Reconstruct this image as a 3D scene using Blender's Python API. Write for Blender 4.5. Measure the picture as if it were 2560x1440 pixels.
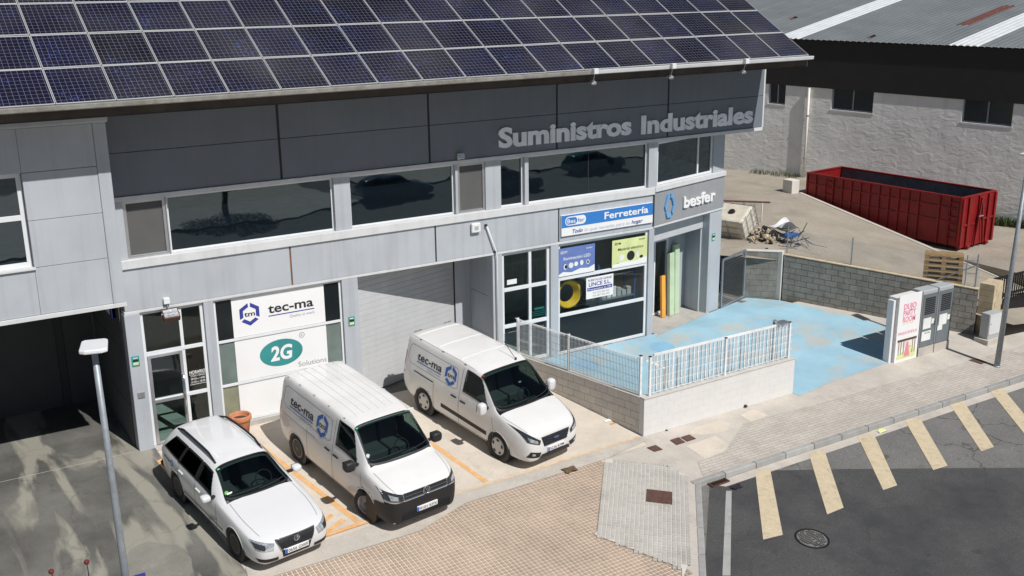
import bpy, bmesh, math, random
from mathutils import Vector, Matrix
random.seed(7)
for o in list(bpy.data.objects): bpy.data.objects.remove(o)
SC = bpy.context.scene
COL = SC.collection
# ------------------------------------------------------------------ camera
YAW, PITCH, ROLL, FPX, CZ = 0.549964, 0.282528, -0.01164, 2669.05, 10.69
YF = 24.55                                  # the plane of the facade
def cam_axes():
    cy, sy, cp, sp, cr, sr = math.cos(YAW), math.sin(YAW), math.cos(PITCH), math.sin(PITCH), math.cos(ROLL), math.sin(ROLL)
    f = Vector((sy*cp, cy*cp, -sp)); r = Vector((cy, -sy, 0)); u = r.cross(f)
    return r*cr + u*sr, u*cr - r*sr, f
CR, CU, CF = cam_axes()
CPOS = Vector((0, 0, CZ))
cam = bpy.data.cameras.new('camera'); camo = bpy.data.objects.new('camera', cam); COL.objects.link(camo)
cam.sensor_width = 36; cam.lens = FPX/2560*36; cam.clip_end = 2000; cam.clip_start = .1
M = Matrix.Identity(4)
for i in range(3): M[i][0], M[i][1], M[i][2], M[i][3] = CR[i], CU[i], -CF[i], CPOS[i]
camo.matrix_world = M
SC.camera = camo
# ------------------------------------------------------------------ sky, sun, exposure
SUN_EL, SUN_AZ = math.radians(51), math.radians(102)       # SUN_AZ: the way the shadows fall
SD = Vector((math.cos(SUN_AZ)*math.cos(SUN_EL), math.sin(SUN_AZ)*math.cos(SUN_EL), -math.sin(SUN_EL)))
W = bpy.data.worlds.new('World'); SC.world = W; W.use_nodes = True
nt = W.node_tree; sky = nt.nodes.new('ShaderNodeTexSky'); sky.sky_type = 'NISHITA'; sky.sun_disc = False
sky.sun_elevation = SUN_EL
sky.sun_rotation = math.atan2(-SD.x, -SD.y)
sky.air_density = 1.0; sky.dust_density = .6; sky.ozone_density = 1.5
bg = nt.nodes['Background']; bg.inputs[1].default_value = .05
nt.links.new(sky.outputs[0], bg.inputs[0])
sl = bpy.data.lights.new('sun', 'SUN'); sl.energy = 5.0; sl.angle = math.radians(.55); sl.color = (1, .97, .93)
so = bpy.data.objects.new('sun', sl); COL.objects.link(so)
so.rotation_euler = SD.to_track_quat('-Z', 'Y').to_euler(); so.location = (10, -30, 40)
SC.view_settings.view_transform = 'Standard'; SC.view_settings.look = 'None'
SC.view_settings.exposure = -0.17; SC.view_settings.gamma = 1; SC.view_settings.use_curve_mapping = False
# ------------------------------------------------------------------ a pixel of the photograph is a direction
def ray(x, y): return CR*((x-1280)/FPX) - CU*((y-720)/FPX) + CF
def hit(px, n, o):
    d = ray(*px); n = Vector(n); return CPOS + d*((Vector(o)-CPOS).dot(n)/d.dot(n))
def gd(x, y): return hit((x, y), (0, -.1, 1), (0, YF, 0))          # on the forecourt slope
def onY(x, y, Y=YF): return hit((x, y), (0, 1, 0), (0, Y, 0))
def onZ(x, y, Z): return hit((x, y), (0, 0, 1), (0, 0, Z))
def zg(y):                                                          # height of the pavement
    return 0 if y >= YF else max(-1.85, .1*(y-YF))
# ------------------------------------------------------------------ materials
MATS = {}
def mat(name, col, rough=.6, metal=0, var=.12, scale=2.0, bump=0, bscale=60, streak=0, dirt=None, dirtamt=.5, dscale=1.5, spec=.5, coat=0, coord='pos', rnd=0, fine=0, dthr=.53):
    m = bpy.data.materials.new(name); m.use_nodes = True; MATS[name] = m
    t = m.node_tree; N = t.nodes; L = t.links; b = N['Principled BSDF']
    b.inputs['Roughness'].default_value = rough; b.inputs['Metallic'].default_value = metal
    b.inputs['Specular IOR Level'].default_value = spec
    if coat: b.inputs['Coat Weight'].default_value = coat; b.inputs['Coat Roughness'].default_value = .04
    def new(tp, **k):
        n = N.new(tp)
        for a, v in k.items(): setattr(n, a, v)
        return n
    if coord == 'pos': src = new('ShaderNodeNewGeometry').outputs['Position']
    else: src = new('ShaderNodeTexCoord').outputs['Object']
    def noise(sc, det=5, vec=None, ro=.6):
        n = new('ShaderNodeTexNoise'); n.inputs['Scale'].default_value = sc; n.inputs['Detail'].default_value = det; n.inputs['Roughness'].default_value = ro
        L.new(vec or src, n.inputs['Vector']); return n.outputs['Fac']
    def mix(fac, a, bb, mode='MIX'):
        n = new('ShaderNodeMix', data_type='RGBA', blend_type=mode)
        for i, v in ((0, fac), (6, a), (7, bb)):
            if hasattr(v, 'links'): L.new(v, n.inputs[i])
            elif isinstance(v, (int, float)): n.inputs[i].default_value = v
            else: n.inputs[i].default_value = (*v, 1)
        return n.outputs[2]
    def ramp(fac, a, bb):
        n = new('ShaderNodeMapRange'); n.inputs[1].default_value = a; n.inputs[2].default_value = bb; L.new(fac, n.inputs[0]); n.clamp = True; return n.outputs[0]
    c = tuple(col)
    lo = tuple(x*(1-var) for x in c); hi = tuple(min(1, x*(1+var)) for x in c)
    out = mix(ramp(noise(scale), .3, .7), lo, hi)
    if fine: out = mix(ramp(noise(150, 2), .25, .75), (1-fine,)*3, (1+fine*.6,)*3, 'MULTIPLY') if False else mix(1.0, out, mix(ramp(noise(38, 3, ro=.75), .28, .72), (1-fine*1.5,)*3, (1+fine*.6,)*3), 'MULTIPLY')
    if streak:
        mp = new('ShaderNodeMapping'); mp.inputs['Scale'].default_value = (5, 5, .25); L.new(src, mp.inputs['Vector'])
        out = mix(ramp(noise(1, 6, mp.outputs[0]), .5, .75), out, mix(streak, out, (.10, .085, .065)))
    if dirt is not None:
        out = mix(ramp(noise(dscale, 8, ro=.68), dthr, dthr+.20), out, mix(dirtamt, out, dirt))
    if rnd:
        r = new('ShaderNodeObjectInfo').outputs['Random']; g = new('ShaderNodeNewGeometry').outputs['Random Per Island']
        ad = new('ShaderNodeMath', operation='ADD'); L.new(r, ad.inputs[0]); L.new(g, ad.inputs[1])
        fr = new('ShaderNodeMath', operation='FRACT'); L.new(ad.outputs[0], fr.inputs[0])
        out = mix(1.0, out, mix(fr.outputs[0], (1-rnd,)*3, (1, 1, 1)), 'MULTIPLY')
    L.new(out, b.inputs['Base Color'])
    if bump:
        bn = new('ShaderNodeBump'); bn.inputs['Strength'].default_value = bump; bn.inputs['Distance'].default_value = .02
        L.new(noise(bscale, 4), bn.inputs['Height']); L.new(bn.outputs[0], b.inputs['Normal'])
    return m
def glass(name, tint, ior=1.5, rough=0.0, extra=0):
    m = bpy.data.materials.new(name); m.use_nodes = True; MATS[name] = m
    t = m.node_tree; N = t.nodes; L = t.links; N.remove(N['Principled BSDF'])
    tr = N.new('ShaderNodeBsdfTransparent'); tr.inputs[0].default_value = (*tint, 1)
    gl = N.new('ShaderNodeBsdfGlossy'); gl.inputs['Roughness'].default_value = rough
    g = N.new('ShaderNodeNewGeometry'); dp = N.new('ShaderNodeVectorMath'); dp.operation = 'DOT_PRODUCT'; L.new(g.outputs['Normal'], dp.inputs[0]); L.new(g.outputs['Incoming'], dp.inputs[1])
    def mth(op, a, b=None):
        n = N.new('ShaderNodeMath'); n.operation = op
        for i, v in enumerate((a, b)):
            if v is None: continue
            if hasattr(v, 'links'): L.new(v, n.inputs[i])
            else: n.inputs[i].default_value = v
        return n.outputs[0]
    f0 = ((ior-1)/(ior+1))**2; p5 = mth('POWER', mth('SUBTRACT', 1.0, mth('ABSOLUTE', dp.outputs['Value'])), 5.0)      # Schlick's law, the same from both sides of the pane
    fr = N.new('ShaderNodeMath'); fr.operation = 'MULTIPLY_ADD'; L.new(p5, fr.inputs[0]); fr.inputs[1].default_value = 1-f0; fr.inputs[2].default_value = f0
    mx = N.new('ShaderNodeMixShader')
    L.new(fr.outputs[0], mx.inputs[0]); L.new(tr.outputs[0], mx.inputs[1]); L.new(gl.outputs[0], mx.inputs[2])
    L.new(mx.outputs[0], N['Material Output'].inputs[0]); return m
mat('panel_grey', (.165, .185, .215), .62, var=.07, scale=.8, streak=.16, bump=.08, bscale=120)
mat('panel_plain', (.43, .46, .495), .6, var=.07, scale=.9, streak=.18, bump=.06, bscale=120)
mat('trim_light', (.62, .63, .64), .5, var=.06, streak=.12)
mat('frame_white', (.72, .74, .76), .4, var=.04)
mat('joint_dark', (.03, .032, .036), .6)
mat('joint_rust', (.20, .10, .05), .8, var=.4, scale=9)
mat('gutter_metal', (.30, .29, .265), .55, var=.25, scale=5, dirt=(.16, .13, .1), dirtamt=.7)
mat('panel_frame', (.40, .41, .41), .45, var=.05)
mat('eave_shade', (.07, .055, .045), .8, var=.3)  # dark brown painted in for the shadow band under the gutter
mat('white_metal', (.75, .76, .77), .45, var=.05)
mat('aluminium', (.55, .56, .58), .35, .8, var=.1)
mat('galvanised', (.36, .39, .42), .45, .7, var=.18, scale=14)
mat('pole_grey', (.30, .33, .36), .5, .3, var=.15, scale=10)
mat('shutter_grey', (.50, .51, .52), .5, var=.05, streak=.06)
mat('shutter_shaded', (.05, .052, .055), .6, var=.12)  # back wall of the left recess, its deep shade put into the colour
mat('roof_sheet', (.33, .33, .33), .6, var=.1)
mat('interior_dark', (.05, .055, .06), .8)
mat('interior_wall', (.45, .48, .47), .8)
mat('terrazzo', (.30, .36, .34), .35, var=.3, scale=30)
mat('concrete_floor', (.44, .42, .39), .7, var=.12, dirt=(.25, .22, .19))
mat('fascia_grey', (.29, .30, .315), .6, var=.06, streak=.12)
mat('apron_concrete', (.63, .56, .475), .85, var=.10, scale=1.2, bump=.2, bscale=140, dirt=(.27, .24, .2), dirtamt=.55, dscale=.9, fine=.14)
mat('stained_concrete', (.125, .122, .110), .85, var=.5, scale=.5, bump=.2, bscale=120, fine=.16)
mat('pavement_concrete', (.53, .485, .43), .85, var=.10, scale=1.5, bump=.2, bscale=120, dirt=(.30, .27, .24), dirtamt=.5, dscale=1.2, fine=.14)
mat('kerb_stone', (.40, .395, .38), .8, var=.12, scale=4, bump=.2, rnd=.22, fine=.1)
mat('asphalt_old', (.20, .195, .185), .9, var=.12, scale=1.0, bump=.4, bscale=160, dirt=(.23, .22, .2), dirtamt=.4, dscale=1.6, fine=.45)
mat('asphalt_new', (.088, .088, .088), .9, var=.10, scale=.6, bump=.4, bscale=160, dirt=(.036, .037, .041), dirtamt=.85, dscale=.42, dthr=.49, fine=.45)
mat('yellow_paint', (.60, .50, .345), .75, var=.08, scale=6, dirt=(.25, .22, .17), dirtamt=.6, dscale=5, fine=.15)
mat('orange_paint', (.70, .40, .17), .75, var=.12, scale=6, dirt=(.60, .52, .43), dirtamt=.9, dscale=3)
mat('faded_paint', (.62, .47, .32), .8, var=.12, scale=6, dirt=(.53, .485, .43), dirtamt=1.0, dscale=2.2)
mat('white_paint', (.36, .36, .35), .75, var=.1, dirt=(.15, .15, .14), dirtamt=.7, dscale=3)
mat('blue_paint', (.32, .52, .625), .7, var=.13, scale=.8, dirt=(.52, .45, .35), dirtamt=.95, dscale=.7, dthr=.51, bump=.15, bscale=120, fine=.10)
mat('tile_brown', (.445, .345, .265), .8, var=.18, scale=.7, rnd=.13, dirt=(.20, .17, .145), dirtamt=.6, dscale=.9, bump=.2, fine=.12)
mat('tile_grey', (.51, .49, .45), .8, var=.10, scale=.7, rnd=.10, dirt=(.24, .23, .21), dirtamt=.6, dscale=1.3, bump=.2, fine=.12)
mat('tile_joint', (.72, .61, .50), .9, var=.1)
mat('blue_disc', (.235, .44, .60), .7, var=.1, dirt=(.4, .45, .45))
mat('tile_joint_grey', (.57, .535, .48), .9, var=.1)
mat('patched_concrete', (.235, .225, .195), .85, var=.15, dirt=(.4, .37, .3), fine=.15)
mat('scooter_dark_red', (.14, .02, .02), .4)
mat('rust_plate', (.125, .065, .05), .8, .3, var=.25, scale=12, bump=.3)
mat('block_white', (.70, .685, .665), .8, var=.03, bump=.25, bscale=90, fine=.05)
mat('block_beige', (.70, .665, .61), .85, var=.08, bump=.25, bscale=90, rnd=.12, fine=.1)
mat('block_grey', (.27, .262, .235), .9, var=.2, scale=3, bump=.5, bscale=70, rnd=.16, dirt=(.15, .14, .10), dirtamt=.7, dscale=1.4, fine=.15)
mat('mortar', (.15, .125, .095), .9, var=.2, scale=8)
mat('mortar_warm', (.34, .31, .27), .9, var=.15)
mat('mortar_light', (.52, .50, .47), .9, var=.1)
mat('stone_beige', (.56, .46, .31), .9, var=.15, scale=4, bump=.7, bscale=35, rnd=.12)
mat('yard_ground', (.39, .345, .28), .95, var=.14, scale=.7, bump=.4, bscale=60, dirt=(.20, .175, .15), dirtamt=.6, dscale=.5, fine=.3)
mat('render_wall', (.80, .795, .78), .85, var=.10, scale=.8, streak=.12, bump=0, fine=.08)
mat('cladding_dark', (.012, .010, .010), .6, var=.2)
mat('corrugated', (.165, .182, .19), .5, .2, var=.14, scale=.6, dirt=(.15, .16, .16), dirtamt=.5, dscale=.5)
mat('corrugated_light', (.60, .63, .65), .5, .1, var=.08)
mat('corrugated_rust', (.11, .04, .03), .8, var=.3, scale=3)
mat('red_steel', (.235, .006, .008), .5, .1, var=.25, scale=3, dirt=(.10, .03, .02), dirtamt=.75, dscale=2.5)
mat('grey_steel', (.11, .115, .13), .7, .2, var=.35, scale=2)
mat('black_steel', (.02, .02, .021), .5, .3)
mat('wire_white', (.80, .80, .80), .5)
mat('dark_glass', (.006, .010, .014), .03, var=.02, spec=1.0)
mat('frosted_glass', (.15, .19, .18), .3, var=.25, scale=1.2)
mat('olive_film', (.25, .255, .18), .2, var=.2)
mat('screen_mesh', (.10, .10, .10), .8, var=.08)
mat('black_film', (.008, .012, .014), .15)
glass('clear_glass', (.82, .88, .86))
glass('shop_glass', (.86, .90, .90))
glass('car_glass', (.36, .46, .44))
glass('tinted_car_glass', (.03, .035, .035), 1.32)
mat('sign_white', (.82, .82, .82), .5, var=.02)
mat('sign_blue', (.035, .20, .56), .45, var=.03)
mat('ink_black', (.015, .015, .02), .5)
mat('ink_navy', (.035, .045, .28), .5)
mat('ink_pale', (.52, .53, .66), .5)
mat('ink_grey', (.30, .30, .32), .5)
mat('ink_blue', (.02, .11, .42), .45)
mat('ink_teal', (.035, .26, .26), .5)
mat('ink_pink', (.80, .25, .38), .5)
mat('logo_blue', (.15, .36, .66), .4)
mat('letter_grey', (.84, .85, .87), .5)
mat('sign_violet', (.13, .20, .47), .5)
mat('sign_lime', (.66, .72, .34), .5)
mat('sign_teal', (.03, .32, .30), .5)
mat('sign_grass', (.06, .42, .15), .5)
mat('car_white', (.70, .705, .715), .32, var=.015, coat=1.0, coord='obj')
mat('van_white', (.73, .725, .715), .38, var=.03, coat=.7, coord='obj', dirt=(.62, .57, .50), dirtamt=.4, dscale=1.2)
mat('black_plastic', (.016, .016, .0175), .55, var=.1, coord='obj')
mat('rubber', (.018, .018, .018), .85, var=.2, coord='obj')
mat('seam', (.16, .16, .16), .7)
mat('chrome', (.75, .76, .78), .12, 1)
mat('alloy', (.36, .37, .39), .4, .2)
mat('steel_rim', (.09, .09, .095), .55, 0)
mat('hubcap', (.58, .57, .54), .45, 0)
mat('lamp_clear', (.55, .57, .60), .08, .55, var=.5, scale=22, coord='obj')
mat('lamp_dark', (.06, .065, .075), .08, .4, var=.6, scale=18, coord='obj')
mat('lamp_red', (.40, .015, .015), .2)
mat('plate_white', (.78, .78, .78), .5)
mat('plate_blue', (.02, .13, .55), .5)
mat('cabin', (.05, .053, .057), .8, coord='obj')
mat('cabin_grey', (.13, .13, .135), .8, coord='obj')
mat('paper', (.75, .76, .74), .7)
mat('sticker_green', (.12, .42, .06), .6)
mat('terracotta', (.50, .20, .10), .8, var=.15, scale=8)
mat('soil', (.06, .04, .03), .95)
mat('wood_pallet', (.36, .24, .11), .85, var=.25, scale=9, rnd=.3)
mat('wood_dark', (.13, .085, .045), .85, var=.25, scale=9, rnd=.3)
mat('ibc_plastic', (.62, .57, .47), .45, var=.15, scale=4)
mat('rubble', (.50, .42, .31), .9, var=.35, scale=5, rnd=.5)
mat('tarp', (.55, .56, .57), .4)
mat('green_card', (.48, .60, .42), .6)
mat('orange_card', (.78, .36, .06), .6)
mat('hose_yellow', (.78, .50, .03), .45)
mat('blue_steel', (.02, .12, .42), .5)
mat('scooter_red', (.30, .02, .02), .35, coat=.6)
mat('leaf_weed', (.055, .085, .02), .8, var=.4, scale=20)
mat('pipe_cream', (.74, .71, .64), .5)
mat('cab_grey', (.40, .42, .43), .6, var=.06)
mat('slate_metal', (.17, .195, .215), .5, .2, var=.08)
mat('leaf_tree', (.045, .075, .025), .7, var=.4, scale=3)
mat('bark', (.09, .065, .045), .9)
# solar cells: a printed grid of cells and silver lines, in each module's own coordinates
def solar_mat():
    m = bpy.data.materials.new('solar_cells'); m.use_nodes = True; MATS['solar_cells'] = m
    t = m.node_tree; N = t.nodes; L = t.links; b = N['Principled BSDF']
    tc = N.new('ShaderNodeTexCoord'); sp = N.new('ShaderNodeSeparateXYZ'); L.new(tc.outputs['Object'], sp.inputs[0])
    outs = []
    for ax, pitch, th in ((0, .109, .050), (1, .1245, .044)):
        d = N.new('ShaderNodeMath'); d.operation = 'DIVIDE'; d.inputs[1].default_value = pitch; L.new(sp.outputs[ax], d.inputs[0])
        f = N.new('ShaderNodeMath'); f.operation = 'FRACT'; L.new(d.outputs[0], f.inputs[0])
        l = N.new('ShaderNodeMath'); l.operation = 'LESS_THAN'; l.inputs[1].default_value = th; L.new(f.outputs[0], l.inputs[0]); outs.append(l.outputs[0])
    mx = N.new('ShaderNodeMath'); mx.operation = 'MAXIMUM'; L.new(outs[0], mx.inputs[0]); L.new(outs[1], mx.inputs[1])
    g = N.new('ShaderNodeNewGeometry')
    vo = N.new('ShaderNodeTexVoronoi'); vo.inputs['Scale'].default_value = 34; L.new(g.outputs['Position'], vo.inputs['Vector'])
    s2 = N.new('ShaderNodeSeparateXYZ'); L.new(vo.outputs['Color'], s2.inputs[0])
    mr = N.new('ShaderNodeMapRange'); mr.inputs[1].default_value = .86; mr.inputs[2].default_value = 1.0; L.new(s2.outputs[0], mr.inputs[0])
    no = N.new('ShaderNodeTexNoise'); no.inputs['Scale'].default_value = 1.1; L.new(g.outputs['Position'], no.inputs['Vector'])
    mr2 = N.new('ShaderNodeMapRange'); mr2.inputs[1].default_value = .45; mr2.inputs[2].default_value = .75; L.new(no.outputs[0], mr2.inputs[0])
    ml = N.new('ShaderNodeMath'); ml.operation = 'MULTIPLY'; L.new(mr.outputs[0], ml.inputs[0]); L.new(mr2.outputs[0], ml.inputs[1])
    c1 = N.new('ShaderNodeMix'); c1.data_type = 'RGBA'; c1.inputs[6].default_value = (.0075, .0065, .013, 1); c1.inputs[7].default_value = (.05, .09, .36, 1); L.new(ml.outputs[0], c1.inputs[0])
    oi = N.new('ShaderNodeObjectInfo'); c15 = N.new('ShaderNodeMix'); c15.data_type = 'RGBA'; c15.blend_type = 'ADD'; c15.inputs[7].default_value = (.004, .004, .016, 1)
    L.new(oi.outputs['Random'], c15.inputs[0]); L.new(c1.outputs[2], c15.inputs[6])
    c2 = N.new('ShaderNodeMix'); c2.data_type = 'RGBA'; c2.inputs[7].default_value = (.17, .19, .22, 1); L.new(mx.outputs[0], c2.inputs[0]); L.new(c15.outputs[2], c2.inputs[6])
    du = N.new('ShaderNodeTexNoise'); du.inputs['Scale'].default_value = .45; du.inputs['Detail'].default_value = 5; L.new(g.outputs['Position'], du.inputs['Vector'])
    dr_ = N.new('ShaderNodeMapRange'); dr_.inputs[1].default_value = .42; dr_.inputs[2].default_value = .75; dr_.inputs[4].default_value = .10; L.new(du.outputs[0], dr_.inputs[0])
    c3 = N.new('ShaderNodeMix'); c3.data_type = 'RGBA'; c3.inputs[7].default_value = (.30, .28, .25, 1); L.new(dr_.outputs[0], c3.inputs[0]); L.new(c2.outputs[2], c3.inputs[6])
    L.new(c3.outputs[2], b.inputs['Base Color']); b.inputs['Roughness'].default_value = .2; b.inputs['Specular IOR Level'].default_value = .06
    return m
solar_mat()
# rough hand-plastered wall: real relief from a bump of two scales
def render_bump():
    m = MATS['render_wall']; t = m.node_tree; N = t.nodes; L = t.links; b = N['Principled BSDF']
    g = N.new('ShaderNodeNewGeometry'); mp = N.new('ShaderNodeMapping'); mp.inputs['Scale'].default_value = (1, 1, 1.7); L.new(g.outputs['Position'], mp.inputs['Vector'])
    n1 = N.new('ShaderNodeTexNoise'); n1.inputs['Scale'].default_value = 1.9; n1.inputs['Detail'].default_value = 7; n1.inputs['Roughness'].default_value = .55; n1.inputs['Distortion'].default_value = 1.2; L.new(mp.outputs[0], n1.inputs['Vector'])
    bn = N.new('ShaderNodeBump'); bn.inputs['Strength'].default_value = .5; bn.inputs['Distance'].default_value = .05
    L.new(n1.outputs[0], bn.inputs['Height']); L.new(bn.outputs[0], b.inputs['Normal'])
render_bump()
# long, washed stains running down the ramp
def stain_mat():
    m = MATS['stained_concrete']; t = m.node_tree; N = t.nodes; L = t.links; b = N['Principled BSDF']; lk = b.inputs['Base Color'].links[0].from_socket
    g = N.new('ShaderNodeNewGeometry'); mp = N.new('ShaderNodeMapping'); mp.inputs['Rotation'].default_value = (0, 0, math.radians(14)); mp.inputs['Scale'].default_value = (1.0, .24, 1); L.new(g.outputs['Position'], mp.inputs['Vector'])
    for sc_, lo, hi, col, amt in ((.85, .48, .54, (.31, .295, .245, 1), .85), (1.7, .55, .70, (.075, .073, .068, 1), .65)):
        n = N.new('ShaderNodeTexNoise'); n.inputs['Scale'].default_value = sc_; n.inputs['Detail'].default_value = 6; n.inputs['Distortion'].default_value = .9; L.new(mp.outputs[0], n.inputs['Vector'])
        r = N.new('ShaderNodeMapRange'); r.inputs[1].default_value = lo; r.inputs[2].default_value = hi; r.inputs[4].default_value = amt; L.new(n.outputs[0], r.inputs[0])
        x = N.new('ShaderNodeMix'); x.data_type = 'RGBA'; L.new(r.outputs[0], x.inputs[0]); L.new(lk, x.inputs[6]); x.inputs[7].default_value = col; lk = x.outputs[2]
    L.new(lk, b.inputs['Base Color'])
stain_mat()
def mirror_glass():
    b = MATS['dark_glass'].node_tree.nodes['Principled BSDF']; b.inputs['IOR'].default_value = 2.05; b.inputs['Specular Tint'].default_value = (.75, .92, 1, 1); b.inputs['Roughness'].default_value = .015; b.inputs['Specular IOR Level'].default_value = .5
    t = MATS['dark_glass'].node_tree; N = t.nodes; g = N.new('ShaderNodeNewGeometry'); n = N.new('ShaderNodeTexNoise'); n.inputs['Scale'].default_value = .9; bn = N.new('ShaderNodeBump'); bn.inputs['Strength'].default_value = .06; bn.inputs['Distance'].default_value = .05
    t.links.new(g.outputs['Position'], n.inputs['Vector']); t.links.new(n.outputs[0], bn.inputs['Height']); t.links.new(bn.outputs[0], b.inputs['Normal'])
mirror_glass()
# cracks and tar smears in the asphalt
def road_wear(nm, crack, stain):
    t = MATS[nm].node_tree; N = t.nodes; L = t.links; b = N['Principled BSDF']; lk = b.inputs['Base Color'].links[0].from_socket; g = N.new('ShaderNodeNewGeometry')
    wn = N.new('ShaderNodeTexNoise'); wn.inputs['Scale'].default_value = 1.3; wn.inputs['Detail'].default_value = 4; L.new(g.outputs['Position'], wn.inputs['Vector'])
    ad = N.new('ShaderNodeMix'); ad.data_type = 'RGBA'; ad.blend_type = 'ADD'; ad.inputs[0].default_value = .9; L.new(g.outputs['Position'], ad.inputs[6]); L.new(wn.outputs['Color'], ad.inputs[7])
    vo = N.new('ShaderNodeTexVoronoi'); vo.feature = 'DISTANCE_TO_EDGE'; vo.inputs['Scale'].default_value = .33; L.new(ad.outputs[2], vo.inputs['Vector'])
    r = N.new('ShaderNodeMapRange'); r.inputs[1].default_value = .003; r.inputs[2].default_value = .008; r.inputs[3].default_value = crack; r.inputs[4].default_value = 0; L.new(vo.outputs['Distance'], r.inputs[0])
    x = N.new('ShaderNodeMix'); x.data_type = 'RGBA'; L.new(r.outputs[0], x.inputs[0]); L.new(lk, x.inputs[6]); x.inputs[7].default_value = (.03, .03, .03, 1); lk = x.outputs[2]
    n = N.new('ShaderNodeTexNoise'); n.inputs['Scale'].default_value = 2.4; n.inputs['Detail'].default_value = 3; L.new(g.outputs['Position'], n.inputs['Vector'])
    r = N.new('ShaderNodeMapRange'); r.inputs[1].default_value = .66; r.inputs[2].default_value = .74; r.inputs[4].default_value = stain; L.new(n.outputs[0], r.inputs[0])
    x = N.new('ShaderNodeMix'); x.data_type = 'RGBA'; L.new(r.outputs[0], x.inputs[0]); L.new(lk, x.inputs[6]); x.inputs[7].default_value = (.035, .034, .033, 1); L.new(x.outputs[2], b.inputs['Base Color'])
road_wear('asphalt_old', .6, .55); road_wear('asphalt_new', .35, .6)
road_wear('stained_concrete', .22, .3)
def MT(x): return MATS[x]
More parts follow.
